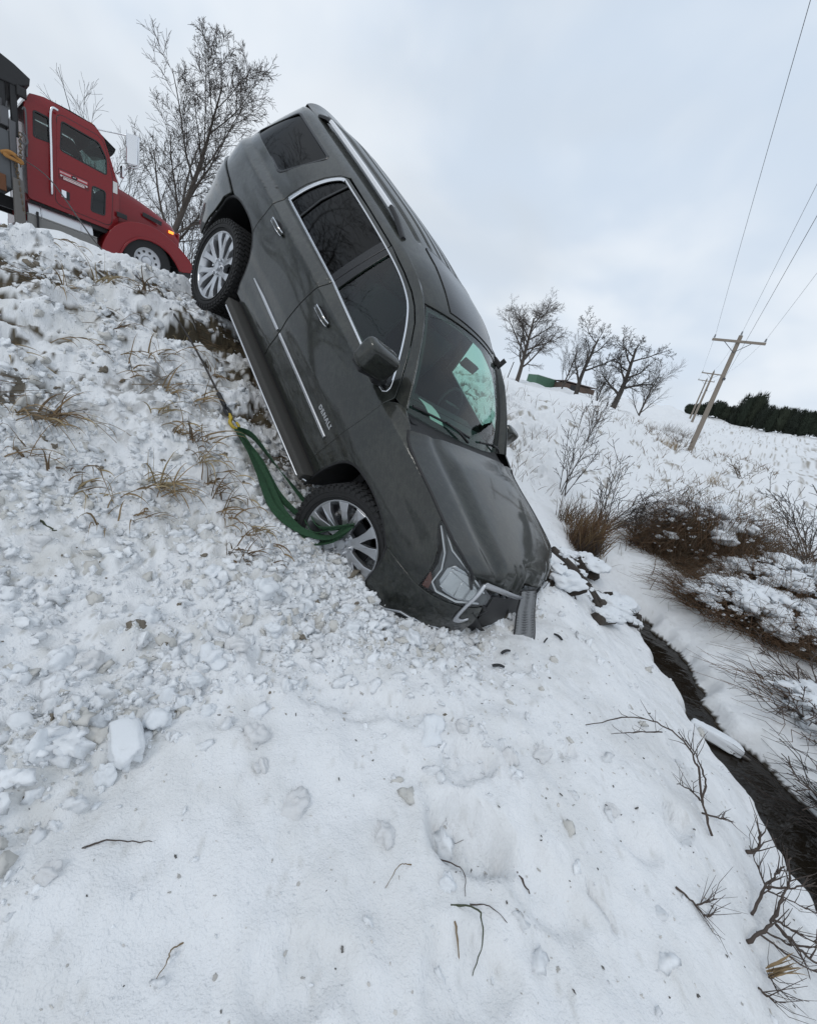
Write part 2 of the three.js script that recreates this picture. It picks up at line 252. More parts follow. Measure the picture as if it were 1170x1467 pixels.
function panel(contour, holes, map, { maxE = 0.032, depth = 0.018, lip = 0.005, lift = 0, uvs = 1 } = {}) {
  const [P, tri0] = tess(contour, holes, maxE), e = 1e-3;
  const A = map(0.5 * (P[0][0] + P[1][0]), 0.5 * (P[0][1] + P[1][1])); let tri = tri0;
  const Q = [], N = [];
  for (const [u, v] of P) { const p = map(u, v), du = map(u + e, v).sub(map(u - e, v)), dv = map(u, v + e).sub(map(u, v - e)), n = du.cross(dv).normalize(); Q.push(p); N.push(n); }
  const mir = map.flip ? -1 : 1; if (mir < 0) { for (const n of N) n.negate(); }
  // orient triangles with the surface normal
  const pos = [], nor = [], uv = [], put = (p, n, u, v) => { pos.push(p.x, p.y, p.z); nor.push(n.x, n.y, n.z); uv.push(u * uvs, v * uvs); return pos.length / 3 - 1; };
  const idx = [], id = P.map(([u, v], i) => put(Q[i].clone().addScaledVector(N[i], lift), N[i], u, v));
  const edge = new Map();
  for (let [a, b, c] of tri) {
    const ar = (P[b][0] - P[a][0]) * (P[c][1] - P[a][1]) - (P[c][0] - P[a][0]) * (P[b][1] - P[a][1]); if (ar < 0) [b, c] = [c, b];
    if (mir < 0) idx.push(id[a], id[c], id[b]); else idx.push(id[a], id[b], id[c]);
    for (const [p, q] of [[a, b], [b, c], [c, a]]) { const k = Math.min(p, q) * 1e6 + Math.max(p, q); edge.set(k, edge.has(k) ? null : [p, q]); }
  }
  if (depth > 0) {
    const out = P.map(() => V(0, 0, 0));
    for (const ed of edge.values()) if (ed) { const [p, q] = ed, t = Q[q].clone().sub(Q[p]).normalize(); for (const k of [p, q]) out[k].add(t.clone().cross(N[k]).multiplyScalar(mir)); }
    const ring = new Map(), R = (k) => { if (!ring.has(k)) { const o = out[k].lengthSq() > 1e-9 ? out[k].normalize() : N[k], n = N[k], b = Q[k].clone().addScaledVector(n, lift), m = n.clone().add(o).normalize();
      ring.set(k, [put(b.clone(), n, ...P[k]), put(b.clone().addScaledVector(o, lip * 0.7).addScaledVector(n, -lip * 0.3), m, ...P[k]), put(b.clone().addScaledVector(o, lip).addScaledVector(n, -lip), o, ...P[k]), put(b.clone().addScaledVector(o, lip * 0.8).addScaledVector(n, -depth), o, ...P[k])]); } return ring.get(k); };
    for (const ed of edge.values()) if (ed) { const a = R(ed[0]), b = R(ed[1]); for (let k = 0; k < 3; k++) mir < 0 ? idx.push(a[k], b[k], a[k + 1], a[k + 1], b[k], b[k + 1]) : idx.push(a[k], a[k + 1], b[k], b[k], a[k + 1], b[k + 1]); }
  }
  const g = new THREE.BufferGeometry(); g.setAttribute('position', new THREE.Float32BufferAttribute(pos, 3)); g.setAttribute('normal', new THREE.Float32BufferAttribute(nor, 3)); g.setAttribute('uv', new THREE.Float32BufferAttribute(uv, 2)); g.setIndex(idx); return g;
}
// a moulding of width w and height h swept along an outline on a body surface
function trim(path, map, w, h, closed = false, lift = 0) {
  const n = path.length, pos = [], idx = [], e = 1e-3, sec = [[-0.5, -0.6], [-0.5, 0.5], [-0.3, 0.95], [0.3, 0.95], [0.5, 0.5], [0.5, -0.6]];
  for (let i = 0; i < n; i++) {
    const [u, v] = path[i], a = path[closed ? (i - 1 + n) % n : Math.max(0, i - 1)], b = path[closed ? (i + 1) % n : Math.min(n - 1, i + 1)];
    const p = map(u, v), T = map(b[0], b[1]).sub(map(a[0], a[1])).normalize(), N = map(u + e, v).sub(map(u - e, v)).cross(map(u, v + e).sub(map(u, v - e))).normalize(); if (map.flip) N.negate();
    const B = T.clone().cross(N).normalize(), ww = typeof w === 'function' ? w(i / (n - 1)) : w;
    for (const [x, y] of sec) { const q = p.clone().addScaledVector(B, x * ww).addScaledVector(N, y * h + lift); pos.push(q.x, q.y, q.z); }
  }
  const k = sec.length, m = closed ? n : n - 1;
  for (let i = 0; i < m; i++) for (let j = 0; j < k - 1; j++) { const a = i * k + j, b = ((i + 1) % n) * k + j; idx.push(a, b, a + 1, a + 1, b, b + 1); }
  if (!closed) for (const i of [0, n - 1]) for (let j = 1; j < k - 1; j++) idx.push(i * k, i * k + j, i * k + j + 1);
  const g = new THREE.BufferGeometry(); g.setAttribute('position', new THREE.Float32BufferAttribute(pos, 3)); g.setIndex(idx); const q = g.toNonIndexed(); q.computeVertexNormals(); return q;
}
function grid(nu, nv, fn, uvs = 1) {                 // a sheet over u,v in 0..1
  const pos = [], idx = [], uv = [];
  for (let i = 0; i <= nu; i++) for (let j = 0; j <= nv; j++) { const p = fn(i / nu, j / nv); pos.push(p.x, p.y, p.z); uv.push(p.x * uvs, p.z * uvs); }
  for (let i = 0; i < nu; i++) for (let j = 0; j < nv; j++) { const a = i * (nv + 1) + j; idx.push(a, a + 1, a + nv + 1, a + 1, a + nv + 2, a + nv + 1); }
  const g = new THREE.BufferGeometry(); g.setAttribute('position', new THREE.Float32BufferAttribute(pos, 3)); g.setAttribute('uv', new THREE.Float32BufferAttribute(uv, 2)); g.setIndex(idx); g.computeVertexNormals(); return g;
}
function chaikin(p, n = 2, closed = false) { for (let k = 0; k < n; k++) { const o = closed ? [] : [p[0]]; for (let i = 0; i < p.length - (closed ? 0 : 1); i++) { const a = p[i], b = p[(i + 1) % p.length]; o.push(a.map((x, d) => x * 0.75 + b[d] * 0.25), a.map((x, d) => x * 0.25 + b[d] * 0.75)); } if (!closed) o.push(p[p.length - 1]); p = o; } return p; }

// ---------------------------------------------------------------- the sport utility vehicle (x forward from the front axle, y up, z to its right)
const M = {};
{
  const streak = tex(1024, 1024, (u, v) => {          // road film: dried splash streaks and dust
    const a = (u * 2 + v * 3) % 1, b = (u * 3 - v * 2 + 4) % 1, L = 0.5 * tn((u + v) % 1, (v - u * 0.0) % 1, 22, 3);
    const d = 0.5 * tn(a, b, 60, 5) * tn((a * 3) % 1, b, 9, 6) + 0.28 * tn(u, v, 7, 8) + 0.22 * tn(u, v, 34, 9) + 0.3 * Math.pow(tn(u, v, 150, 10), 5) + L * 0.1;
    const k = sm(0.2, 0.7, d); return [mix(0.130, 0.196, k), mix(0.139, 0.204, k), mix(0.128, 0.184, k)];
  }, true);
  const rgh = tex(512, 512, (u, v) => { const k = sm(0.3, 0.75, 0.5 * tn(u, v, 9, 8) + 0.3 * tn(u, v, 33, 9) + 0.2 * tn(u, v, 90, 10)); return [0, mix(0.36, 0.5, k), 0]; });
  M.paint = new THREE.MeshPhysicalMaterial({ map: streak, roughnessMap: rgh, roughness: 1, metalness: 0.35, clearcoat: 0.9, clearcoatRoughness: 0.06, specularIntensity: 0.6, side: THREE.DoubleSide });
  M.hood = new THREE.MeshPhysicalMaterial({ map: streak, roughness: 0.5, metalness: 0.2, clearcoat: 0.6, clearcoatRoughness: 0.06, specularIntensity: 0.6, side: THREE.DoubleSide });
  M.black = std(0.012, 0.012, 0.013, 0.55); M.plastic = std(0.02, 0.02, 0.021, 0.65); M.gloss = std(0.012, 0.012, 0.013, 0.2);
  M.chrome = std(0.72, 0.73, 0.75, 0.16, 1); M.brushed = std(0.55, 0.56, 0.58, 0.34, 1);
  M.alloy = std(0.54, 0.55, 0.57, 0.28, 0.85); M.alloyDark = std(0.06, 0.062, 0.066, 0.5, 0.5);
  M.rubber = std(0.017, 0.017, 0.0175, 0.85);
  M.tint = new THREE.MeshPhysicalMaterial({ color: lin(0.006, 0.0063, 0.008), roughness: 0.03, specularIntensity: 0.55, transmission: 1, thickness: 0, ior: 1.5, side: THREE.DoubleSide });
  M.glass = new THREE.MeshPhysicalMaterial({ color: lin(0.58, 0.80, 0.72), roughness: 0.02, transmission: 1, thickness: 0, ior: 1.5, side: THREE.DoubleSide });
  M.clear = new THREE.MeshPhysicalMaterial({ color: lin(0.9, 0.92, 0.92), roughness: 0.05, transmission: 1, thickness: 0, ior: 1.5, side: THREE.DoubleSide });
  M.seat = std(0.02, 0.02, 0.022, 0.6); M.dirtyBoard = std(0.05, 0.048, 0.044, 0.85);
}
const suv = thing('sport_utility_vehicle', 'dark grey sport utility vehicle nose down on the snowy bank with a crushed front end', 'car');
suv.matrixAutoUpdate = true;
suv.position.set(-0.1046, EYE - 1.4979, -3.3555);
suv.quaternion.setFromRotationMatrix(new THREE.Matrix4().makeBasis(V(0.6163, -0.5889, 0.5228).normalize(), V(0.5636, 0.7935, 0.2295).normalize(), V(-0.55, 0.1532, 0.821).normalize()));

function bodyW(y) {                                   // half width of the body at height y, away from its ends
  let z = y < 0.75 ? 1 - 0.3 * (0.75 - y) ** 2 : 1 - 0.2 * (Math.min(y, 1.13) - 0.75) ** 2;
  z -= 0.010 * sm(0.80, 0.70, y) * sm(0.5, 0.62, y);                       // shallow scallop over the sill
  { const k = (v) => (v + Math.sqrt(v * v + 0.00006)) / 2; z -= 0.8 * (k(y - 1.137) - k(y - 1.21)); } if (y > 1.2) { const u = Math.min(y, 1.70) - 1.2; z -= 0.30 * u + 0.18 * u * u; }
  if (y > 1.70) { const u = y - 1.70; z -= 0.45 * u + 9 * u * u; }
  return z;
}
const NF = 3.4, NR = 3;
// plan outline: arc length u beyond the straight part runs round the corner to the middle of the nose / tail
function cornerTable(n, lx, lz) { const T = [[0, 0, 1]]; let L = 0, px = 0, pz = 1; for (let i = 1; i <= 200; i++) { const th = i / 200 * Math.PI / 2, x = Math.sin(th) ** (2 / n), z = Math.cos(th) ** (2 / n); L += Math.hypot((x - px) * lx, (z - pz) * lz); T.push([L, x, z]); px = x; pz = z; } return T; }
const CF = cornerTable(NF, 0.76, 0.98), CR = cornerTable(NR, 0.72, 0.98), LF = CF[200][0], LR = CR[200][0];
function look(T, L) { let a = 0, b = T.length - 1; while (b - a > 1) { const m = (a + b) >> 1; if (T[m][0] <= L) a = m; else b = m; } const u = clamp((L - T[a][0]) / (T[b][0] - T[a][0] || 1), 0, 1); return [mix(T[a][1], T[b][1], u), mix(T[a][2], T[b][2], u)]; }
function sidePt(u, y, side = 1, inset = 0) {
  let x = u, f = 1;
  if (u > 0.2) { const [cx, cz] = look(CF, Math.min(u - 0.2, LF)); x = 0.2 + cx * (0.76 - 0.12 * sm(0.82, 1.12, y) - 0.06 * sm(0.5, 0.25, y)); f = cz; }
  if (u < -3.4) { const [cx, cz] = look(CR, Math.min(-3.4 - u, LR)); x = -3.4 - cx * (0.74 - 0.40 * Math.max(0, y - 1.2)); f = cz; }
  const flare = 0.012 * Math.exp(-(((u + 0) / 0.55) ** 4)) * sm(0.98, 0.8, y) + 0.014 * Math.exp(-(((u + 2.95) / 0.58) ** 4)) * sm(1.05, 0.86, y);
  return V(x, y, side * ((bodyW(y) + flare) * f - inset));
}
const mapR = (u, y) => sidePt(u, y, 1), mapL = (u, y) => sidePt(u, y, -1); mapL.flip = true;
const inset = (d, side) => { const f = (u, y) => sidePt(u, y, side, d); if (side < 0) f.flip = true; return f; };

// key lines of the body side
const archF = [[-0.555, 0.24], [-0.515, 0.40], [-0.475, 0.56], [-0.42, 0.70], [-0.33, 0.785], [-0.21, 0.815], [-0.07, 0.825], [0.07, 0.81], [0.2, 0.77], [0.275, 0.73], [0.335, 0.63], [0.37, 0.5], [0.40, 0.34], [0.42, 0.24]];
const archR = [[-3.52, 0.30], [-3.45, 0.46], [-3.385, 0.63], [-3.34, 0.765], [-3.26, 0.86], [-3.12, 0.905], [-2.96, 0.912], [-2.8, 0.905], [-2.66, 0.87], [-2.565, 0.80], [-2.51, 0.69], [-2.475, 0.57], [-2.445, 0.43]];
const cutFront = [[-0.615, 0.43], [-0.595, 0.60], [-0.555, 0.85], [-0.54, 0.98], [-0.535, 1.10], [-0.54, 1.17]];            // fender | front door
const cutMid = [[-1.70, 0.43], [-1.697, 0.7], [-1.70, 0.95], [-1.692, 1.08], [-1.68, 1.17]];
const frameTop = [[-2.50, 1.712], [-2.1, 1.702], [-1.66, 1.688], [-1.38, 1.662], [-1.2, 1.634], [-1.08, 1.60], [-0.96, 1.548], [-0.85, 1.475], [-0.74, 1.395], [-0.63, 1.30], [-0.55, 1.222]];
const cutBack = [[-2.69, 0.885], [-2.715, 0.96], [-2.725, 1.08], [-2.735, 1.19], [-2.745, 1.28], [-2.72, 1.42], [-2.66, 1.56], [-2.58, 1.665], [-2.50, 1.712]];   // rear door | quarter
// window openings (inside the bright trim)
const dloLow = [[-2.68, 1.25], [-1.67, 1.232], [-1.09, 1.20], [-0.79, 1.182], [-0.66, 1.178]];
const dloUp = [[-2.695, 1.30], [-2.675, 1.42], [-2.62, 1.56], [-2.545, 1.655], [-2.5, 1.672], [-2.02, 1.662], [-1.70, 1.650], [-1.5, 1.638], [-1.35, 1.622], [-1.22, 1.598], [-1.11, 1.565], [-0.98, 1.495], [-0.87, 1.42], [-0.76, 1.335], [-0.66, 1.245], [-0.62, 1.20], [-0.625, 1.182]];
const lerpAt = (line, x) => { for (let i = 0; i < line.length - 1; i++) { const [a, b] = [line[i], line[i + 1]]; if ((a[0] - x) * (b[0] - x) <= 0) return a[1] + (b[1] - a[1]) * (x - a[0]) / (b[0] - a[0]); } return line[0][1]; };
const seg = (line, x0, x1) => line.filter(([x]) => x > Math.min(x0, x1) && x < Math.max(x0, x1));
const G = 0.008;
const shift = (l, dx, dy = 0) => l.map(([x, y]) => [x + dx, y + dy]);
const between = (l, a, b) => l.slice(a, b);
// rear and front door openings split at the pillar
const winRear = [[-2.68, 1.252], [-1.735, 1.235], [-1.735, lerpAt(dloUp, -1.735)], ...chaikin(seg(dloUp, -1.735, -2.70), 2).reverse()];
const winFront = [[-1.605, 1.230], [-1.09, 1.201], [-0.79, 1.183], [-0.64, 1.180], ...chaikin(seg(dloUp, -0.63, -1.60), 2).reverse(), [-1.605, lerpAt(dloUp, -1.605)]];
const doorRear = [...shift(between(cutMid, 0, 5), -G), [-1.675 - G, 1.232], [-1.66 - G, 1.688 - G], [-2.1, 1.702 - G], [-2.50, 1.712 - 2 * G], ...shift(cutBack.slice(0, -1), G).reverse(), [-2.655, 0.865], ...between(archR, 9, 13), [-2.44, 0.43]];
const doorFront = [...shift(cutFront, -G), ...shift([[-0.545, 1.205], ...frameTop.slice(2).reverse()], -G * 0.5, -G), [-1.66 + G, 1.684], [-1.675 + G, 1.232], ...shift(cutMid, G).reverse()];
const hoodCut = [[-0.30, 1.205], [-0.255, 1.178], [-0.19, 1.163], [-0.05, 1.152], [0.13, 1.147], [0.33, 1.135]];
const lampOut = [[0.345, 1.125], [0.52, 1.128], [0.70, 1.108], [0.86, 1.06], [0.99, 1.02], [0.995, 0.97], [0.80, 0.90], [0.66, 0.835], [0.575, 0.80], [0.555, 0.86], [0.535, 0.95], [0.49, 1.015], [0.415, 1.06], [0.36, 1.095]];
const fender = [...cutFront, [-0.50, 1.212], [-0.43, 1.232], ...hoodCut, [0.34, 1.125], ...between(lampOut, 8, 14).reverse().map(([x, y]) => [x - 0.006, y - 0.006]), [0.56, 0.795], [0.275, 0.737], ...chaikin(between(archF, 1, 10), 2).reverse(), [-0.515, 0.43]];
const bumperF = [[0.28, 0.726], [0.565, 0.786], [0.66, 0.822], [0.80, 0.886], [0.995, 0.955], [1.02, 0.80], [1.06, 0.70], [1.2, 0.60], [1.45, 0.56], [LF + 0.19, 0.55], [LF + 0.19, 0.30], [1.2, 0.22], [0.8, 0.2], [0.5, 0.2], [0.42, 0.24], [0.40, 0.34], [0.37, 0.5], [0.335, 0.63]];
const quarterWin = roundPoly([[-3.80, 1.295], [-3.05, 1.285], [-2.835, 1.665], [-3.63, 1.672]], 0.045);
const roofLine = [[-0.43, 1.236], [-0.55, 1.335], [-0.70, 1.445], [-0.85, 1.545], [-0.97, 1.615], [-1.12, 1.672], [-1.3, 1.715], [-1.51, 1.74], [-2.0, 1.757], [-2.6, 1.764], [-3.3, 1.762], [-3.68, 1.755]];
const bodySide = [...roofLine, [-3.98, 1.75], [-4.05, 1.3], [-4.05, 0.96], [-3.80, 0.935], [-3.45, 0.90], [-3.255, 0.868], ...chaikin(between(archR, 4, 8), 1).slice(1), [-2.69, 0.882], ...shift(cutBack, -G), ...shift(frameTop, 0, G), [-0.535, 1.22], [-0.48, 1.225]];
const bumperR = [[-3.26, 0.858], [-3.45, 0.89], [-3.80, 0.925], [-4.05, 0.95], [-4.6, 0.95], [-3.4 - LR + 0.01, 0.95], [-3.4 - LR + 0.01, 0.42], [-4.2, 0.42], [-3.8, 0.38], [-3.52, 0.3], ...between(archR, 1, 5)];

function buildSide(side) {
  const m = side > 0 ? mapR : mapL, d = (v) => inset(v, side);
  part('front_fender', panel(fender, [], m), M.paint, suv);
  const fd = part('front_door', panel(doorFront, [winFront], m), M.paint, suv), rd = part('rear_door', panel(doorRear, [winRear], m), M.paint, suv);
  part('quarter_panel', panel(bodySide, [quarterWin], m), M.paint, suv);
  part('window', panel(shift(winFront, 0), [], d(0.012), { depth: 0 }), M.glass, fd);
  part('window', panel(winRear, [], d(0.012), { depth: 0 }), M.tint, rd);
  part('quarter_window', panel(quarterWin, [], d(0.008), { depth: 0 }), M.tint, suv);
  part('window_seal', [trim([...quarterWin], m, 0.022, 0.004, true)], M.gloss, suv);
  part('pillar_cover', [panel([[-1.735, 1.232], [-1.678, 1.232], [-1.664, 1.65], [-1.735, 1.652]], [], d(-0.0035), { depth: 0.006 }), panel([[-1.665, 1.232], [-1.60, 1.23], [-1.60, 1.642], [-1.652, 1.648]], [], d(-0.0035), { depth: 0.006 })], M.gloss, suv);
  // thin dividing bars of the rear glass
  part('glass_divider', trim([[-2.46, 1.252], [-2.47, 1.45], [-2.43, 1.668]], d(0.004), 0.02, 0.006), M.gloss, rd);
  // bright surround of the two door windows
  const tr = [[-2.70, 1.252], [-2.2, 1.243], [-1.67, 1.232], [-1.09, 1.199], [-0.79, 1.180], [-0.66, 1.174]];
  part('window_trim', [trim(tr, m, 0.017, 0.007), trim(chaikin(dloUp.slice(4), 2).map(([x, y]) => [x, y + 0.004]), m, 0.013, 0.007), trim(chaikin([[-2.70, 1.252], ...dloUp.slice(0, 5)], 2), m, (u) => 0.045 - 0.018 * u, 0.007), trim([[-0.66, 1.174], [-0.63, 1.175], [-0.618, 1.19], [-0.63, 1.215]], m, 0.015, 0.007)], M.chrome, suv);
  // door handles: a body colour strap with a bright edge over a dark cup
  for (const [dr, x, y] of [[fd, -1.44, 1.068], [rd, -2.47, 1.085]]) {
    const cup = []; for (let i = 0; i < 20; i++) { const a = i / 20 * Math.PI * 2; cup.push([x + 0.075 * Math.cos(a) * (1 - 0.15 * Math.abs(Math.sin(a))), y - 0.003 + 0.036 * Math.sin(a)]); }
    part('handle_cup', panel(cup, [], d(-0.002), { depth: 0.003 }), M.black, dr);
    const pts = []; for (let i = 0; i <= 14; i++) { const u = i / 14 * 2 - 1; pts.push(m(x + u * 0.105, y + 0.004 - 0.006 * u * u).add(V(0, 0, side * (0.036 - 0.03 * u ** 4)))); }
    const h = part('door_handle', tube(pts, (u) => 0.013 + 0.006 * Math.sin(u * Math.PI), 0, 8), M.paint, dr);
    part('handle_trim', [tube(pts.map((p) => p.clone().add(V(0, 0.014, side * 0.008))), 0.005, 0.005, 5), tube(pts.map((p) => p.clone().add(V(0, -0.014, side * 0.008))), 0.005, 0.005, 5)], M.chrome, h);
  }
  // body side moulding, split at the door gap
  part('side_moulding', trim([[-2.33, 0.675], [-2.1, 0.672], [-1.72, 0.665]], m, (u) => 0.012 + 0.014 * sm(0, 0.15, u), 0.012), M.brushed, rd);
  part('side_moulding', trim([[-1.675, 0.664], [-1.2, 0.655], [-0.66, 0.640]], m, (u) => 0.026, 0.012), M.brushed, fd);
  // sill, running board, wheel housings
  part('sill', panel([[-2.44, 0.425], [-0.52, 0.425], [-0.54, 0.30], [-2.40, 0.30]], [], d(0.03), { depth: 0.02 }), M.plastic, suv);
  part('running_board', box(1.9, 0.065, 0.20, -1.47, 0.345, side * 0.945, 0.014), M.dirtyBoard, suv);
  part('board_trim', tube([[-2.38, 0.318, side * 1.043], [-1.4, 0.314, side * 1.046], [-0.56, 0.316, side * 1.043], [-0.50, 0.33, side * 0.99]], 0.008, 0.008, 6), M.brushed, suv);
  for (const [A, cx, cy] of [[archF, -0.03, 0.4], [archR, -2.96, 0.42]]) {
    const gs = [], AA = chaikin(A, 2), n = AA.length, inner = side * 0.55;
    gs.push(grid(n - 1, 4, (u, v) => { const k = Math.min(n - 1, Math.round(u * (n - 1))), p = m(...AA[k]); return V(p.x, p.y, mix(p.z - side * 0.006, inner, v)); }));
    part('wheel_housing', gs, M.black, suv);
    part('arch_lip', trim(chaikin(A, 2).map(([x, y]) => [x + (cx - x) * 0.02, y + (cy - y) * 0.02]), d(0.012), 0.02, 0.012), M.black, suv);
  }
  part('inner_wall', panel([[-2.44, 0.40], ...archR.slice(7).reverse().map(([x, y]) => [x, y + 0.03]).slice(0, 6), [-3.2, 0.95], [-3.6, 0.96], [-3.7, 1.24], [-0.45, 1.19], [0.1, 1.12], [0.3, 0.9], ...archF.slice(2, 11).reverse().map(([x, y]) => [x * 1.05, y + 0.04]), [-0.6, 0.40]], [], d(0.05), { depth: 0, maxE: 0.15 }), M.black, suv);
  // door mirror
  const mg = thing0('door_mirror', suv);
  const shell = new THREE.SphereGeometry(1, 24, 16), sp = shell.attributes.position;
  for (let i = 0; i < sp.count; i++) { let x = sp.getX(i), y = sp.getY(i), z = sp.getZ(i); const q = (v, p) => Math.sign(v) * Math.abs(v) ** p; x = q(x, 0.5); y = q(y, 0.42); z = q(z, 0.45); if (x < 0) x *= 0.35; sp.setXYZ(i, x * 0.085, y * 0.095 + z * 0.01, z * 0.15); }
  shell.computeVertexNormals(); shell.translate(-0.70, 1.315, side * 1.115);
  part('mirror_shell', shell, M.paint, mg);
  part('mirror_base', [box(0.08, 0.06, 0.13, -0.70, 1.205, side * 0.99, 0.02), box(0.10, 0.03, 0.26, -0.69, 1.228, side * 1.09, 0.012)], M.black, mg);
  part('mirror_glass', box(0.004, 0.13, 0.22, -0.732, 1.315, side * 1.115), M.chrome, mg);
  part('mirror_foot', panel([[-0.86, 1.195], [-0.65, 1.182], [-0.635, 1.195], [-0.70, 1.275], [-0.80, 1.30]], [], d(0.004), { depth: 0.008 }), M.gloss, mg);
  // head lamp
  const hl = thing0('headlight', suv), up = [];
  part('lamp_housing', panel(lampOut, [], d(0.05), { depth: 0, maxE: 0.05 }), std(0.10, 0.105, 0.11, 0.3, 0.5), hl);
  part('lamp_reflector', [panel(chaikin([[0.62, 0.87], [0.83, 0.925], [0.89, 1.0], [0.74, 1.06], [0.60, 1.02]], 1, true), [], d(0.036), { depth: 0.02 })], M.brushed, hl);
  for (const [o, q] of [[[[0.645, 0.895], [0.745, 0.915], [0.735, 1.005], [0.64, 0.995]], 0.028], [[[0.755, 0.918], [0.86, 0.955], [0.865, 1.01], [0.745, 1.008]], 0.026], [[[0.63, 1.012], [0.86, 1.02], [0.74, 1.048]], 0.022]]) part('lamp_cell', panel(o, [], (() => { const c = o.reduce((z, p) => z + p[0] / o.length, 0), f = (u, y) => sidePt(u, y, side, q + 0.10 * (u - c) + 0.06 * (y - 0.96)); if (side < 0) f.flip = true; return f; })(), { depth: 0.012, lip: 0.003, maxE: 0.05 }), std(0.62, 0.63, 0.64, 0.22, 0.8), hl);
  part('light_guide', [trim([[0.37, 1.095], [0.45, 1.065], [0.53, 1.03], [0.585, 0.96], [0.595, 0.87], [0.65, 0.855], [0.78, 0.90], [0.93, 0.965]], d(0.022), 0.009, 0.008), trim([[0.40, 1.11], [0.55, 1.075], [0.72, 1.075], [0.92, 1.03]], d(0.024), 0.010, 0.008)], std(0.6, 0.61, 0.63, 0.3), hl);
  part('side_reflector', panel([[0.548, 0.90], [0.585, 0.88], [0.61, 0.83], [0.578, 0.812]], [], d(0.012), { depth: 0.004 }), std(0.09, 0.03, 0.02, 0.3), hl);
  part('lamp_lens', panel(lampOut.map(([x, y]) => [mix(x, 0.66, 0.015), mix(y, 0.98, 0.02)]), [], d(-0.001), { depth: 0.012, maxE: 0.05 }), M.clear, hl);
  return [fd, rd];
}
function roundPoly(p, r, n = 4) { const o = []; for (let i = 0; i < p.length; i++) { const a = p[(i + p.length - 1) % p.length], b = p[i], c = p[(i + 1) % p.length], la = Math.hypot(a[0] - b[0], a[1] - b[1]), lc = Math.hypot(c[0] - b[0], c[1] - b[1]), ka = Math.min(r / la, 0.45), kc = Math.min(r / lc, 0.45); for (let k = 0; k <= n; k++) { const t = k / n, A = [mix(b[0], a[0], ka * (1 - t)), mix(b[1], a[1], ka * (1 - t))], C = [mix(b[0], c[0], kc * t), mix(b[1], c[1], kc * t)]; o.push([mix(A[0], C[0], t), mix(A[1], C[1], t)]); } } return o; }
function thing0(name, parent) { const g = new THREE.Group(); g.name = name; parent.add(g); return g; }
const [doorR] = buildSide(1); buildSide(-1);
part('front_bumper', [panel(bumperF, [], mapR), panel(bumperF, [], mapL)], M.paint, suv);
part('rear_bumper', [panel(bumperR, [], inset(-0.02, 1)), panel(bumperR, [], inset(-0.02, -1))], M.paint, suv);
part('liftgate', [panel([[-4.055, 0.965], [-4.055, 1.3], [-3.99, 1.75], [-4.5, 1.75], [-3.4 - LR + 0.002, 1.75], [-3.4 - LR + 0.002, 0.965]], [], mapR), panel([[-4.055, 0.965], [-4.055, 1.3], [-3.99, 1.75], [-4.5, 1.75], [-3.4 - LR + 0.002, 1.75], [-3.4 - LR + 0.002, 0.965]], [], mapL)], M.paint, suv);
part('grille_backing', [panel([[0.99, 0.56], [1.0, 1.02], [LF + 0.19, 1.03], [LF + 0.19, 0.56]], [], inset(0.09, 1), { depth: 0 }), panel([[0.99, 0.56], [1.0, 1.02], [LF + 0.19, 1.03], [LF + 0.19, 0.56]], [], inset(0.09, -1), { depth: 0 })], M.black, suv);
// fog lamp bezel at the corner of the bumper
part('fog_lamp_bezel', [panel([[0.60, 0.42], [0.66, 0.565], [0.88, 0.66], [0.98, 0.60], [0.9, 0.4]], [], inset(-0.004, 1), { depth: 0.01 })], M.black, suv);
part('fog_lamp_trim', [trim([[0.56, 0.46], [0.645, 0.575], [0.70, 0.60], [0.90, 0.69]], inset(-0.005, 1), 0.014, 0.008)], M.brushed, suv);

// hood: crowned sheet with a raised centre, its leading edge crumpled
const hoodEdge = (q) => { const u = mix(-0.285, 0.86, q), e = sidePt(u, Math.min(lerpAt([...hoodCut, [0.6, 1.118], [0.95, 1.07]], clamp(u, -0.29, 0.94)), 1.2), 1); e.z -= 0.004; e.y += 0.002; return e; };
const crumple = (x, z) => vn(x * 6 + 3, z * 4, 401) + 0.45 * vn(x * 15, z * 9, 402);
function hoodPt(q, v) {
  const e = hoodEdge(q), a = Math.abs(v), x0 = e.x + mix(0.03, 0.13, q) * (1 - a * a), yc = mix(1.245, 1.135, q ** 1.4);
  let y = e.y + (yc - e.y) * (1 - a ** 2.6);
  y += 0.020 * sm(0.70, 0.56, a) * sm(0.02, 0.2, q) * sm(1.02, 0.8, q) - 0.012 * Math.exp(-(((a - 0.73) / 0.05) ** 2));
  const nose = sm(0.86, 1.0, q); y -= 0.075 * nose * nose;
  const c = sm(0.78, 1, q) * sm(0.95, 0.2, v * 1); y += 0.03 * c * crumple(x0, e.z * v) * (v < 0.45 ? 1 : 0.2);
  return V(x0 + 0.035 * c * crumple(e.z * v * 1.7, 5), y, e.z * v);
}
const hood = part('hood', [grid(70, 90, (u, v) => hoodPt(u, 1 - 2 * v)), grid(1, 90, (u, v) => hoodPt(1, 1 - 2 * v).add(V(-0.03 * u, -0.045 * u, 0))), grid(70, 1, (u, v) => hoodPt(u, 1).add(V(0, -0.03 * v, -0.006 * v))), grid(70, 1, (u, v) => hoodPt(u, -1).add(V(0, -0.03 * (1 - v), 0.006 * (1 - v))))], M.hood, suv);
for (const v of [1, -1]) part('hood_gap', tube(Array.from({ length: 24 }, (_, i) => hoodPt(i / 23, v).add(V(0, -0.004, v * 0.008))), 0.010, 0.010, 6), M.black, suv);
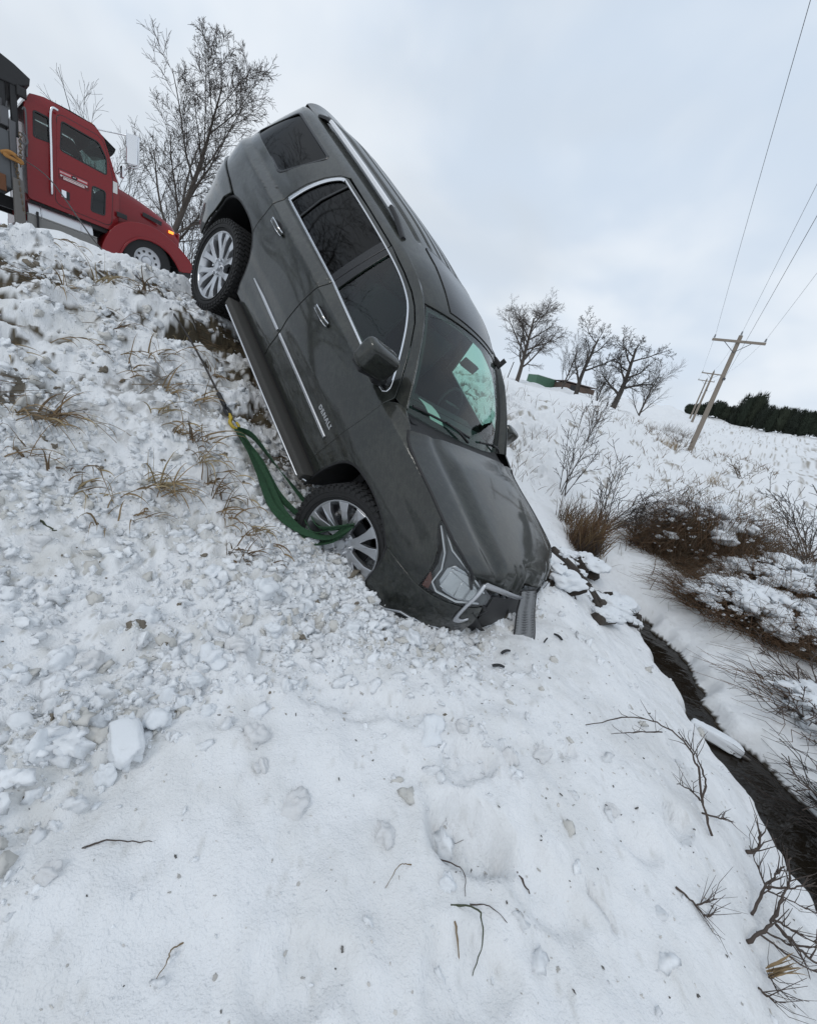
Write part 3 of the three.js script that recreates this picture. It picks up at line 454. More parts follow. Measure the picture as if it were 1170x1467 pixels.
// windscreen and pillars
const wsBase = (u) => V(-0.345 - 0.15 * u * u, 1.228 - 0.04 * u * u, 0.82 * u), wsTop = (u) => V(-1.04 - 0.075 * u * u, 1.725 - 0.085 * u * u, 0.655 * u);
const wsPt = (u, v) => { const a = wsBase(u), b = wsTop(u), p = a.lerp(b, v); const k = 4 * v * (1 - v); return p.add(V(0.022 * k, 0.03 * k, 0)); };
const wind = part('windshield', grid(24, 40, (u, v) => wsPt(1 - 2 * v, u)), M.glass, suv);
part('black_border', [grid(1, 40, (u, v) => wsPt(1 - 2 * v, mix(-0.01, 0.05, u)).add(V(-0.004, -0.004, 0))), grid(24, 1, (u, v) => wsPt(1 - 0.05 * v, u).add(V(-0.004, -0.004, 0))), grid(24, 1, (u, v) => wsPt(-0.95 - 0.05 * v, u).add(V(-0.004, -0.004, 0)))], M.black, wind);
for (const side of [1, -1]) {
  const P = roofLine.slice(0, 7).map(([x, y]) => sidePt(x, y, side)), C = new THREE.CatmullRomCurve3(P);
  part('windshield_pillar', [grid(20, 8, (u, v) => { const a = C.getPoint(u), b = wsPt(side, mix(-0.02, 1.02, u)), p = a.lerp(b, v), k = 4 * v * (1 - v); return p.add(V(0.008 * k, 0.012 * k, side * 0.006 * k)); })], M.paint, suv);
  part('pillar_gap', tube(Array.from({ length: 16 }, (_, i) => wsPt(side, i / 15)), 0.009, 0.009, 5), M.black, suv);
}
part('cowl', [grid(3, 40, (u, v) => { const k = 1 - 2 * v, a = wsBase(k).add(V(0.0, -0.012, 0)), b = hoodPt(0, k).add(V(0.0, -0.028, 0)); return a.lerp(b, u).add(V(0, -0.012 * Math.sin(u * Math.PI), 0)); })], M.plastic, suv);
for (const [z0, z1, x] of [[0.16, 0.80, 0], [-0.72, -0.10, 0.01]]) {
  const w = thing0('wiper', suv), p0 = wsPt(z0 / 0.84, 0.02).add(V(0.04, 0.02, 0)), p1 = wsPt((z0 + z1) / 1.68, 0.07).add(V(0.02, 0.03, 0));
  part('wiper_arm', tube([p0, p0.clone().lerp(p1, 0.5).add(V(0.01, 0.015, 0)), p1], 0.011, 0.007, 6), M.black, w);
  part('wiper_blade', tube(Array.from({ length: 9 }, (_, i) => wsPt(mix(z0 - 0.05, z1, i / 8) / 0.84, 0.055 + 0.02 * Math.sin(i / 8 * 3)).add(V(0.012, 0.014, 0))), 0.009, 0.009, 5), M.black, w);
}
// roof with pressed ribs, sunroof, rails
const roofEdge = (x) => { const y = lerpAt(roofLine, clamp(x, -3.67, -1.05)); return sidePt(Math.max(x, -3.72), y, 1); };
function roofPt(q, v) {
  const x = mix(-1.035, -3.97 + 0.28 * Math.abs(v) ** 3, q), e = roofEdge(clamp(x, -3.67, -1.0)), a = Math.abs(v), f = wsTop(v), front = sm(0.06, 0, q);
  let y = e.y + (0.10 + 0.045 * sm(0.1, 0.45, q) - 0.05 * sm(0.75, 1, q)) * (1 - a ** 3), z = e.z * v;
  const rib = q > 0.25 && q < 0.94 ? sm(0.25, 0.28, q) * sm(0.94, 0.9, q) : 0;
  if (rib && a < 0.86) y += rib * 0.024 * (sm(0.12, 0.42, Math.abs(((a * 4.4 + 0.5) % 1) * 2 - 1)) - 1);
  const p = V(x - 0.085 * v * v * sm(0.25, 0, q), y, z);
  return p.lerp(V(f.x - 0.015, f.y + 0.008, f.z * 1.01), sm(0.14, 0, q));
}
const roof = part('roof', [grid(90, 150, (u, v) => roofPt(u, 1 - 2 * v)), grid(3, 40, (u, v) => roofPt(1, 1 - 2 * v).add(V(-0.012 * Math.sin(u * 3.1) + 0.02 * u, -0.075 * u, 0)))], M.hood, suv);
{
  const sq = (u, v) => roofPt(mix(0.05, 0.24, u), mix(-0.60, 0.60, v)), sg = [];
  part('sunroof', grid(10, 24, (u, v) => sq(u, v).add(V(0, 0.006, 0))), M.gloss, roof);
  const loop = []; for (const [a, b, c, d] of [[0, 0, 1, 0], [1, 0, 1, 1], [1, 1, 0, 1], [0, 1, 0, 0]]) for (let i = 0; i < 12; i++) loop.push(sq(mix(a, c, i / 12), mix(b, d, i / 12)).add(V(0, 0.004, 0)));
  loop.push(loop[0].clone()); part('sunroof_seal', tube(loop, 0.0035, 0.0035, 5), M.black, roof);
}
for (const side of [1, -1]) {
  const rl = thing0('roof_rail', suv), z = 0.935, at = (q, up) => roofPt(q, side * z).add(V(0, up, 0));
  const pts = Array.from({ length: 25 }, (_, i) => at(mix(0.37, 0.83, i / 24), 0.044));
  part('rail_bar', new THREE.BufferGeometry().copy(trim3(pts, 0.055, 0.03)), std(0.74, 0.75, 0.77, 0.42), rl);
  for (const [a, b] of [[0.37, 0.25], [0.83, 0.90]]) part('rail_foot', trim3([at(a, 0.044), at(mix(a, b, 0.35), 0.036), at(mix(a, b, 0.7), 0.018), at(b, 0.0)], 0.046, 0.03), M.black, rl);
}
function trim3(pts, w, h) {                            // rounded bar along points, level across
  const n = pts.length, gs = [], pos = [], idx = [], sec = [[-0.5, -0.5], [-0.5, 0.2], [-0.3, 0.5], [0.3, 0.5], [0.5, 0.2], [0.5, -0.5]];
  for (let i = 0; i < n; i++) for (const [a, b] of sec) pos.push(pts[i].x, pts[i].y + b * h, pts[i].z + a * w);
  for (let i = 0; i < n - 1; i++) for (let j = 0; j < 6; j++) { const a = i * 6 + j, b = i * 6 + (j + 1) % 6; idx.push(a, b, a + 6, b, b + 6, a + 6); }
  for (const i of [0, n - 1]) idx.push(i * 6, i * 6 + 1, i * 6 + 2, i * 6, i * 6 + 2, i * 6 + 3, i * 6, i * 6 + 3, i * 6 + 4, i * 6, i * 6 + 4, i * 6 + 5);
  const g = new THREE.BufferGeometry(); g.setAttribute('position', new THREE.Float32BufferAttribute(pos, 3)); g.setIndex(idx); const q = g.toNonIndexed(); q.computeVertexNormals(); return q;
}
{ const p = roofPt(0.03, -0.93); part('bent_trim_clip', [box(0.10, 0.05, 0.03, p.x - 0.02, p.y + 0.03, p.z, 0.01).rotateX(0), box(0.05, 0.10, 0.02, p.x + 0.01, p.y + 0.05, p.z - 0.02, 0.008)], M.plastic, suv); }

// wheels
function wheelGeo() {
  const R = 0.405, w = 0.285, tyre = [], rr = 0.298, K = 0.298 / 0.258;
  const pr = [[rr, -0.12], [rr + 0.02, -0.135], [0.345, -0.145], [0.38, -0.137], [0.395, -0.118], [0.397, -0.06], [0.397, 0.06], [0.395, 0.118], [0.38, 0.137], [0.345, 0.145], [rr + 0.02, 0.135], [rr, 0.12]].map(([r, z]) => new THREE.Vector2(r, z));
  const ty = new THREE.LatheGeometry(pr, 72).rotateX(Math.PI / 2);
  const tread = [], nb = 54;
  for (let i = 0; i < nb; i++) { const a = i / nb * Math.PI * 2; for (const [z, wz, sh] of [[-0.113, 0.042, 0], [-0.058, 0.05, 0.3], [0, 0.05, 0.6], [0.058, 0.05, 0.3], [0.113, 0.042, 0]]) { const b = a + sh * 2 * Math.PI / nb, g = new THREE.BoxGeometry(0.022, 0.033, wz); g.rotateX((z === 0 ? 0.35 : Math.sign(z) * -0.25)); g.translate(0.396, 0, z); g.rotateZ(b); tread.push(g); }
    for (const s of [-1, 1]) { const g = new THREE.BoxGeometry(0.03, 0.026, 0.02).translate(0.377, 0, s * 0.134).rotateZ(a + 0.03); tread.push(g); } }
  const ring = [];
  for (const s of [-1, 1]) ring.push(new THREE.TorusGeometry(0.326, 0.004, 6, 72).translate(0, 0, s * 0.143), new THREE.TorusGeometry(0.36, 0.003, 6, 72).translate(0, 0, s * 0.145));
  const barrel = new THREE.LatheGeometry([[0.235, -0.12], [0.225, -0.05], [0.228, 0.06], [0.246, 0.115], [0.258, 0.127], [0.263, 0.122], [0.263, 0.112]].map(([r, z]) => new THREE.Vector2(r * K, z)), 72).rotateX(Math.PI / 2);
  const sp = [];
  const hubS = new THREE.Shape(); hubS.absarc(0, 0, 0.088, 0, Math.PI * 2);
  const ext = (s, d, z) => new THREE.ExtrudeGeometry(s, { depth: d, bevelEnabled: true, bevelSize: 0.004, bevelThickness: 0.005, bevelSegments: 2, curveSegments: 20 }).translate(0, 0, z);
  const spoke = (a0, a1, f) => { const s = new THREE.Shape(), P = (r, a) => [r * K * Math.cos(a), r * K * Math.sin(a)]; s.moveTo(...P(0.07, a0 - 0.26)); s.lineTo(...P(0.13, mix(a0, a1, 0.5) - 0.13)); s.lineTo(...P(0.20, mix(a0, a1, 0.85) - 0.095)); s.lineTo(...P(0.25, a1 - 0.125)); s.lineTo(...P(0.25, a1 + 0.125)); s.lineTo(...P(0.20, mix(a0, a1, 0.85) + 0.095)); s.lineTo(...P(0.13, mix(a0, a1, 0.5) + 0.13)); s.lineTo(...P(0.07, a0 + 0.26)); s.closePath(); return s; };
  for (let i = 0; i < 6; i++) { const a = i / 6 * Math.PI * 2; for (const d of [-0.2, 0.2]) { const g = ext(spoke(a + d * 0.22, a + d * 1.30), 0.028, 0.06), p = g.attributes.position; for (let k = 0; k < p.count; k++) { const r = Math.hypot(p.getX(k), p.getY(k)); p.setZ(k, p.getZ(k) + 0.03 * sm(0.06, 0.25, r)); } g.computeVertexNormals(); sp.push(g); } }
  const nuts = []; for (let i = 0; i < 6; i++) { const a = (i + 0.5) / 6 * Math.PI * 2; nuts.push(new THREE.CylinderGeometry(0.011, 0.0125, 0.03, 6).rotateX(Math.PI / 2).translate(0.066 * Math.cos(a), 0.066 * Math.sin(a), 0.098)); }
  return { tyre: merge([ty, ...ring]), tread: merge(tread), barrel, spokes: merge(sp), hub: merge([ext(hubS, 0.03, 0.055), new THREE.CylinderGeometry(0.034, 0.04, 0.024, 24).rotateX(Math.PI / 2).translate(0, 0, 0.098)]), nuts, disc: new THREE.CylinderGeometry(0.17, 0.17, 0.025, 40).rotateX(Math.PI / 2).translate(0, 0, 0.0) };
}
const WG = wheelGeo();
for (const [x, y, side, steer] of [[0.033, 0.385, 1, 0.20], [-2.949, 0.335, 1, 0], [0.033, 0.385, -1, 0.20], [-2.949, 0.335, -1, 0]]) {
  const w = thing0('wheel', suv); w.position.set(x, y, side * 0.87); w.rotation.set(0, (side > 0 ? 0 : Math.PI) + steer, 0);
  const t = part('tyre', WG.tyre, M.rubber, w); part('tread', WG.tread, M.rubber, t);
  const r = part('rim', WG.barrel, M.alloy, w); part('spokes', WG.spokes, M.alloy, r); part('hub_cap', WG.hub, M.alloy, r); for (const nu of WG.nuts) part('lug_nut', nu, M.chrome, r);
  part('brake_disc', WG.disc, M.alloyDark, w);
}
// underbody, axles, firewall
part('underbody', [box(4.2, 0.10, 1.1, -1.6, 0.36, 0, 0.03), box(1.7, 0.12, 1.66, -1.5, 0.38, 0, 0.03), box(0.12, 0.12, 1.6, -2.949, 0.36, 0), box(0.12, 0.1, 1.6, 0.033, 0.38, 0), new THREE.SphereGeometry(0.16, 16, 12).translate(-2.95, 0.36, 0), box(0.7, 0.3, 1.2, -3.75, 0.5, 0, 0.05), box(0.06, 0.75, 1.5, -0.36, 0.8, 0)], M.black, suv);
// engine bay seen past the torn-off grille
part('radiator', [box(0.08, 0.44, 1.25, 0.55, 0.76, 0, 0.01), box(0.12, 0.08, 1.4, 0.62, 0.52, 0, 0.02)], std(0.03, 0.03, 0.032, 0.6), suv);
part('engine', [box(0.7, 0.4, 0.7, 0.05, 0.75, 0, 0.06), box(0.3, 0.2, 0.3, 0.3, 0.95, 0.45, 0.04)], M.black, suv);
part('bumper_beam', [box(0.07, 0.13, 1.3, 0.74, 0.55, -0.1, 0.02), box(0.2, 0.08, 0.07, 0.66, 0.55, 0.45, 0.01), box(0.2, 0.08, 0.07, 0.66, 0.55, -0.5, 0.01)], std(0.05, 0.05, 0.052, 0.5, 0.6), suv);
// interior
const cab = thing0('interior', suv);
part('floor', box(3.2, 0.05, 1.7, -2.1, 0.52, 0), M.seat, cab);
part('dashboard', [grid(6, 20, (u, v) => V(mix(-0.40, -0.86, u), 1.18 - 0.03 * u - 0.06 * u ** 6, mix(0.78, -0.78, v))), box(0.1, 0.4, 1.5, -0.86, 0.93, 0, 0.04)], std(0.022, 0.022, 0.024, 0.7), cab);
for (const [x, z, w] of [[-1.62, 0.40, 0.54], [-1.62, -0.40, 0.54], [-2.6, 0.42, 0.56], [-2.6, -0.42, 0.56]]) part('seat', [box(0.52, 0.16, w, x + 0.22, 0.78, z, 0.06), box(0.17, 0.66, w - 0.04, x - 0.08, 1.12, z, 0.07).translate(0, 0, 0), box(0.10, 0.18, 0.28, x - 0.12, 1.50, z, 0.045)], M.seat, cab);
part('steering_wheel', [new THREE.TorusGeometry(0.185, 0.016, 10, 40).rotateY(Math.PI / 2).rotateZ(0.4).translate(-1.0, 1.12, -0.40), box(0.05, 0.10, 0.28, -0.99, 1.12, -0.40, 0.02)], M.black, cab);
part('rear_view_mirror', box(0.03, 0.07, 0.24, -0.93, 1.56, 0, 0.012), M.black, cab);
part('headliner', grid(20, 12, (u, v) => roofPt(mix(0.03, 0.97, u), mix(0.93, -0.93, v)).add(V(0, -0.05, 0))), std(0.14, 0.14, 0.135, 0.9), cab);
for (const z of [-0.86, 0.86]) part('door_lining', box(1.96, 0.6, 0.04, -1.66, 0.85, z), M.seat, cab);
// bright grille surround left hanging at the nose
{
  const A = curve([[0.735, 1.085, 0.80], [0.77, 1.02, 0.82], [0.80, 0.90, 0.83], [0.825, 0.83, 0.82], [0.845, 0.825, 0.78], [0.855, 0.86, 0.75]], 30), B = curve([[0.735, 1.085, 0.80], [0.79, 1.075, 0.62], [0.86, 1.05, 0.36], [0.90, 1.02, 0.08], [0.89, 1.0, -0.2], [0.84, 1.03, -0.36]], 40);
  const bar = (P, w, h) => { const g = tube(P, 1, 1, 8), n = 9, p = g.attributes.position; for (let i = 0; i < P.length; i++) { const u = i / (P.length - 1), k = 1 - 0.35 * u; for (let j = 0; j < n; j++) { const v = V().fromBufferAttribute(p, i * n + j).sub(P[i]); p.setXYZ(i * n + j, P[i].x + v.x * h * k, P[i].y + v.y * w * k, P[i].z + v.z * h * k); } } p.setXYZ(P.length * n, P[0].x, P[0].y, P[0].z); g.computeVertexNormals(); return g; };
  part('grille_surround', [bar(A, 0.030, 0.012), bar(B, 0.026, 0.010)], M.brushed, suv);
  const sheet = (name, P, w, m) => part(name, grid(14, 5, (u, v) => { const k = Math.min(P.length - 1.001, u * (P.length - 1)), i = Math.floor(k), p = V(...P[i]).lerp(V(...P[i + 1]), k - i); return p.add(V((v - 0.5) * w[0] + 0.02 * vn(u * 5, v * 3, name.length), (v - 0.5) * w[1] * (1 - 0.5 * u) + 0.015 * vn(u * 7, v * 4, 9), (v - 0.5) * w[2])); }), m, suv);
  sheet('torn_fascia', [[0.83, 0.84, 0.74], [0.93, 0.78, 0.55], [0.97, 0.70, 0.38], [0.92, 0.66, 0.2]], [0.02, 0.13, 0.02], M.black); sheet('torn_fascia', [[0.80, 0.98, 0.30], [0.93, 0.9, 0.24], [1.0, 0.76, 0.16], [0.98, 0.66, 0.1]], [0.03, 0.02, 0.10], std(0.09, 0.075, 0.05, 0.7)); sheet('torn_undertray', [[0.86, 0.62, 0.62], [1.0, 0.66, 0.42], [1.06, 0.72, 0.22]], [0.09, 0.03, 0.05], M.plastic);
  part('grille_bracket', box(0.05, 0.17, 0.05, 0.84, 0.86, 0.63, 0.01), M.black, suv); part('wiring_hose', tube(curve([[0.82, 0.95, 0.5], [0.88, 0.8, 0.4], [0.82, 0.7, 0.2], [0.9, 0.6, 0]], 20), 0.014, 0.014, 6), M.black, suv); part('wiring_hose', tube(curve([[0.72, 0.9, 0.2], [0.85, 0.85, 0.1], [0.9, 0.7, -0.2]], 16), 0.01, 0.01, 6), M.black, suv);
}
const font = await new FontLoader().loadAsync('fonts/droid/droid_sans_bold.typeface.json');
{ // model lettering on the front door
  const g = new TextGeometry('DENALI', { font, size: 0.034, depth: 0.004, bevelEnabled: true, bevelSize: 0.0008, bevelThickness: 0.001, bevelSegments: 1, curveSegments: 4 }); g.scale(1.25, 1, 1); g.computeBoundingBox();
  const p = g.attributes.position, w = g.boundingBox.max.x; for (let i = 0; i < p.count; i++) { const q = sidePt(-0.885 + p.getX(i), 0.705 + p.getY(i), 1, -p.getZ(i) - 0.001); p.setXYZ(i, q.x, q.y, q.z); } g.computeVertexNormals(); console.log('letters', w.toFixed(3));
  part('door_lettering', g, M.chrome, doorR);
}
// ---------------------------------------------------------------- the red recovery truck on the road (x forward from its front axle, y up, z to its right)
const truck = thing('recovery_truck', 'red conventional cab recovery truck parked on the road above the bank', 'tow truck', W3(4.05, -13.6, 3.25).toArray());
truck.quaternion.setFromRotationMatrix(new THREE.Matrix4().makeBasis(V(SX, 0, SZ), V(0, 1, 0), V(TX, 0, TZ)));
M.red = new THREE.MeshPhysicalMaterial({ color: lin(0.19, 0.003, 0.006), roughness: 0.5, specularIntensity: 0.5, clearcoat: 0.5, clearcoatRoughness: 0.06, side: THREE.DoubleSide, roughnessMap: tex(256, 256, (u, v) => { const k = 0.6 * tn(u, v, 6, 1) + 0.4 * tn(u, v, 30, 2); return [0, mix(0.6, 1, k), 0]; }) });
M.cabGlass = new THREE.MeshPhysicalMaterial({ color: lin(0.30, 0.38, 0.36), roughness: 0.03, transmission: 1, thickness: 0, side: THREE.DoubleSide });
M.grime = std(0.2, 0.195, 0.185, 0.75, 0.2); M.steel = std(0.12, 0.12, 0.125, 0.6, 0.6); M.rust = std(0.16, 0.07, 0.035, 0.85, 0.3); M.amber = std(0.8, 0.22, 0.02, 0.3, 0, { emissive: lin(1, 0.33, 0.04), emissiveIntensity: 1.6 });
{
  const zc = (y) => 1.0 - 0.05 * sm(1.9, 2.7, y) - (y > 2.5 ? 0.9 * (y - 2.5) ** 2 : 0);
  const cm = (d = 0, s = 1) => { const f = (x, y) => V(x, y, s * (zc(y) - d - 0.10 * sm(-0.75, -0.45, x))); if (s < 0) f.flip = true; return f; };
  const rp = roundPoly;
  const outline = [[-2.12, 0.92], [-0.60, 0.90], [-0.56, 1.3], [-0.57, 1.86], [-0.66, 2.05], [-0.86, 2.62], [-1.0, 2.76], [-1.8, 2.79], [-2.02, 2.72], [-2.12, 2.5]];
  const doorO = rp([[-1.70, 1.0], [-0.72, 0.98], [-0.70, 1.92], [-0.88, 2.60], [-1.63, 2.63]], 0.13, 6);
  const doorW = rp([[-1.60, 2.0], [-0.82, 1.94], [-0.82, 2.25], [-0.95, 2.48], [-1.56, 2.52]], 0.05);
  const rearW = rp([[-2.0, 2.02], [-1.76, 2.05], [-1.76, 2.46], [-1.98, 2.46]], 0.04), peep = rp([[-1.10, 1.13], [-0.85, 1.14], [-0.84, 1.62], [-1.07, 1.62]], 0.05);
  for (const s of [1, -1]) {
    part('cab_side', panel(rp(outline, 0.06), [doorO, rearW], cm(0, s), { maxE: 0.15, depth: 0.03 }), M.red, truck);
    part('rear_window', panel(rearW, [], cm(0.02, s), { depth: 0 }), M.cabGlass, truck);
    const d = part('cab_door', panel(doorO.map(([x, y]) => [mix(x, -1.2, 0.008), mix(y, 1.8, 0.006)]), [doorW, peep], cm(-0.006, s), { maxE: 0.12, depth: 0.03 }), M.red, truck);
    part('door_window', panel(doorW, [], cm(0.015, s), { depth: 0 }), M.cabGlass, d);
    part('peep_window', panel(peep, [], cm(0.015, s), { depth: 0 }), M.cabGlass, d);
    part('door_seal', trim(doorO, cm(0.002, s), 0.02, 0.006, true), M.black, d);
    part('window_seal', [trim(doorW, cm(-0.004, s), 0.025, 0.006, true)], M.black, d); part('window_seal', trim(peep, cm(-0.004, s), 0.025, 0.006, true), M.black, d); part('window_seal', trim(rearW, cm(-0.002, s), 0.03, 0.006, true), M.black, truck);
    part('grab_bar', tube(curve([[-1.76, 1.14, s * 1.0], [-1.765, 1.16, s * 1.06], [-1.755, 1.9, s * 1.06], [-1.735, 2.58, s * 1.03], [-1.70, 2.65, s * 1.02], [-1.62, 2.655, s * 1.0]], 40), 0.022, 0.022, 8), M.chrome, truck);
    part('door_handle', [box(0.08, 0.13, 0.02, -1.56, 1.24, s * 1.012, 0.008)], M.chrome, d); part('handle_recess', box(0.07, 0.15, 0.01, -1.50, 1.23, s * 1.009, 0.004), M.black, d);
    // mirrors on their arms
    const mr = thing0('door_mirror', truck);
    part('mirror_shell', box(0.08, 0.54, 0.26, 0, 0, 0, 0.03).rotateY(s * 0.75).translate(-0.42, 2.57, s * 1.30), M.chrome, mr);
    part('mirror_arm', [tube([[-0.95, 2.72, s * 0.92], [-0.6, 2.80, s * 1.1], [-0.36, 2.83, s * 1.30]], 0.014, 0.014, 6), tube(curve([[-0.36, 2.83, s * 1.40], [-0.34, 2.5, s * 1.42], [-0.36, 2.28, s * 1.40], [-0.45, 2.22, s * 1.3]], 14), 0.014, 0.014, 6), tube([[-0.45, 2.26, s * 1.3], [-0.62, 2.06, s * 0.98]], 0.014, 0.014, 6)], M.chrome, mr);
    part('mirror_spot', box(0.05, 0.22, 0.16, -0.55, 2.12, s * 1.08, 0.02), M.chrome, mr);
  }
  // decal on the door: a striped name bar with an emblem, too far off to read
  {
    const c = document.createElement('canvas'); c.width = 256; c.height = 96; const x = c.getContext('2d'); x.fillStyle = '#5b0a12'; x.fillRect(0, 0, 256, 96); x.fillStyle = '#a7353d'; x.fillRect(6, 12, 244, 34); x.fillStyle = '#1b1416'; x.beginPath(); x.ellipse(132, 32, 26, 18, 0, 0, 7); x.fill(); x.fillStyle = '#c9c2c0';
    for (let i = 0; i < 9; i++) { x.fillRect(14 + i * 10, 22, 6, 14); x.fillRect(164 + i * 9, 22, 6, 14); } x.fillRect(120, 26, 10, 8); x.fillRect(134, 24, 10, 8); x.fillRect(28, 54, 204, 5); x.beginPath(); x.arc(22, 60, 9, 0, 7); x.fill(); x.beginPath(); x.arc(238, 62, 9, 0, 7); x.fill(); x.fillStyle = '#ddd6d2'; x.fillRect(40, 66, 180, 20); x.fillStyle = '#8a3a40'; for (let i = 0; i < 16; i++) x.fillRect(46 + i * 11, 71, 7, 10);
    const t = new THREE.CanvasTexture(c); t.colorSpace = THREE.SRGBColorSpace;
    const g = new THREE.PlaneGeometry(0.50, 0.19); part('door_decal', g.translate(-1.39, 1.58, 1.011), new THREE.MeshStandardMaterial({ map: t, roughness: 0.45 }), truck);
  }
  const rz = (y) => zc(y);
  const prof2 = [[-2.12, 2.5], [-2.02, 2.72], [-1.8, 2.79], [-1.4, 2.805], [-1.0, 2.775], [-0.86, 2.62]];
  part('cab_roof', grid(10, 16, (u, v) => { const k = u * (prof2.length - 1), i = Math.min(prof2.length - 2, Math.floor(k)), x = mix(prof2[i][0], prof2[i + 1][0], k - i), y = mix(prof2[i][1], prof2[i + 1][1], k - i), q = 1 - 2 * v; return V(x, y + 0.05 * (1 - q * q) * sm(0, 0.3, u) * sm(1, 0.7, u), q * (zc(y) - 0.10 * sm(-0.75, -0.45, x))); }), M.red, truck);
  part('cab_back', [box(0.04, 1.62, 1.9, -2.10, 1.72, 0), box(0.3, 0.5, 1.8, -2.05, 0.75, 0)], M.red, truck);
  part('cab_floor', [box(1.5, 0.1, 1.85, -1.35, 0.86, 0), box(0.08, 0.9, 1.6, -0.62, 1.35, 0)], M.black, truck);
  for (const z of [0.45, -0.45]) part('cab_seat', [box(0.5, 0.15, 0.5, -1.45, 1.45, z, 0.05), box(0.16, 0.8, 0.5, -1.75, 1.85, z, 0.06)], M.seat, truck);
  part('windshield', grid(4, 10, (u, v) => { const q = 1 - 2 * v; return V(mix(-0.60, -0.87, u) + 0.10 * (1 - q * q), mix(1.90, 2.62, u), q * mix(0.86, 0.84, u)); }), M.cabGlass, truck);
  part('sun_visor', grid(3, 12, (u, v) => { const q = 1 - 2 * v; return V(mix(-0.92, -0.62, u) + 0.10 * (1 - q * q), mix(2.70, 2.54, u), q * mix(0.86, 0.88, u)); }), M.plastic, truck);
  for (const z of [-0.6, -0.3, 0, 0.3, 0.6]) part('marker_lamp', new THREE.SphereGeometry(0.05, 10, 8).scale(1.3, 0.8, 1).translate(-1.0, 2.83, z), std(0.5, 0.16, 0.03, 0.3), truck);
  part('antenna', tube([[-1.35, 2.8, 0.7], [-1.55, 3.45, 0.75]], 0.008, 0.004, 5), M.black, truck);
  // hood
  const hoodT = (u) => [mix(-0.60, 0.86, u), mix(1.86, 1.52, u) + 0.06 * Math.sin(u * Math.PI) - 0.1 * sm(0.88, 1, u), mix(0.84, 0.60, u)];
  part('hood', [grid(20, 24, (u, v) => { const [x, y, w] = hoodT(u), a = (1 - 2 * v), k = Math.abs(a); return k < 0.6 ? V(x, y + 0.03 * (1 - (k / 0.6) ** 2), a / 0.6 * (w - 0.09)) : V(x, y - (k - 0.6) / 0.4 * (y - 0.95) * (1) + 0.0, Math.sign(a) * (w - 0.09 * Math.cos(Math.min(1, (k - 0.6) / 0.1) * Math.PI / 2))); }), box(0.05, 0.62, 1.15, 0.86, 1.18, 0, 0.02)], M.red, truck);
  part('grille', [box(0.03, 0.55, 0.8, 0.90, 1.15, 0, 0.01)], M.chrome, truck);
  const fo = [[-0.95, 0.36], [-0.88, 0.62], [-0.72, 0.95], [-0.52, 1.14], [-0.28, 1.24], [0.0, 1.28], [0.25, 1.25], [0.55, 1.13], [0.80, 0.98], [1.0, 0.80], [1.03, 0.62]], fi = [[-0.62, 0.36], [-0.54, 0.58], [-0.42, 0.78], [-0.22, 0.94], [0.02, 0.99], [0.25, 0.96], [0.46, 0.86], [0.62, 0.70], [0.72, 0.55]];
  const foC = new THREE.CatmullRomCurve3(fo.map(([x, y]) => V(x, y, 0)));
  for (const s of [1, -1]) {
    const fm = (x, y) => V(x, y, s * 1.13); if (s < 0) fm.flip = true;
    const f = part('fender', [panel([...fi, [0.80, 0.56], ...chaikin(fo, 1).reverse()], [], fm, { maxE: 0.1, depth: 0.02, lip: 0.02 }), grid(30, 6, (u, v) => { const p = foC.getPoint(u), a = v * 1.4; return V(p.x, p.y + 0.03 * Math.sin(a), s * mix(1.115, 0.55, v)); })], M.red, truck);
    part('fender_flare', tube(curve(fi.map(([x, y]) => V(x, y, s * 1.14)), 30), 0.025, 0.025, 6), M.red, f);
    part('headlight', panel(rp([[0.76, 1.0], [0.99, 0.83], [1.0, 0.72], [0.86, 0.80]], 0.03), [], (() => { const q = (x, y) => V(x, y, s * (1.15 - 0.2 * sm(0.7, 1.05, x))); if (s < 0) q.flip = true; return q; })(), { depth: 0.04 }), M.clear, truck);
    part('headlight_bowl', box(0.12, 0.12, 0.2, 0.88, 0.86, s * 0.95, 0.03), M.chrome, truck);
    part('turn_lamp', box(0.12, 0.06, 0.03, 0.64, 1.42, s * 0.665, 0.012), M.amber, truck);
    part('hood_intake', box(0.42, 0.09, 0.02, 0.02, 1.53, s * 0.775, 0.008).rotateZ(-0.10), M.black, truck);
    part('hood_badge', tube(Array.from({ length: 21 }, (_, i) => V(0.26 + 0.12 * Math.cos(i / 20 * Math.PI * 2), 1.505 - 0.02 * Math.cos(i / 20 * Math.PI * 2) + 0.035 * Math.sin(i / 20 * Math.PI * 2), s * 0.76)), 0.007, 0.007, 5), M.chrome, truck);
    part('cowl_vent', box(0.20, 0.10, 0.02, -0.52, 1.28, s * 1.0, 0.008), M.black, truck);
    part('plate_sticker', box(0.10, 0.22, 0.01, -0.66, 1.78, s * 0.99, 0.004), std(0.6, 0.6, 0.58, 0.6), truck);
    // fuel tank with its steps
    part('fuel_tank', [new THREE.CylinderGeometry(0.28, 0.28, 1.05, 28).rotateZ(Math.PI / 2).translate(-1.62, 0.60, s * 0.86), new THREE.TorusGeometry(0.285, 0.012, 6, 28).rotateY(Math.PI / 2).translate(-1.3, 0.60, s * 0.86), new THREE.TorusGeometry(0.285, 0.012, 6, 28).rotateY(Math.PI / 2).translate(-1.95, 0.60, s * 0.86)], M.brushed, truck);
    part('step_panel', [box(1.15, 0.30, 0.04, -1.6, 0.45, s * 1.14, 0.01), box(1.15, 0.03, 0.22, -1.6, 0.62, s * 1.05, 0.008)], M.grime, truck);
  }
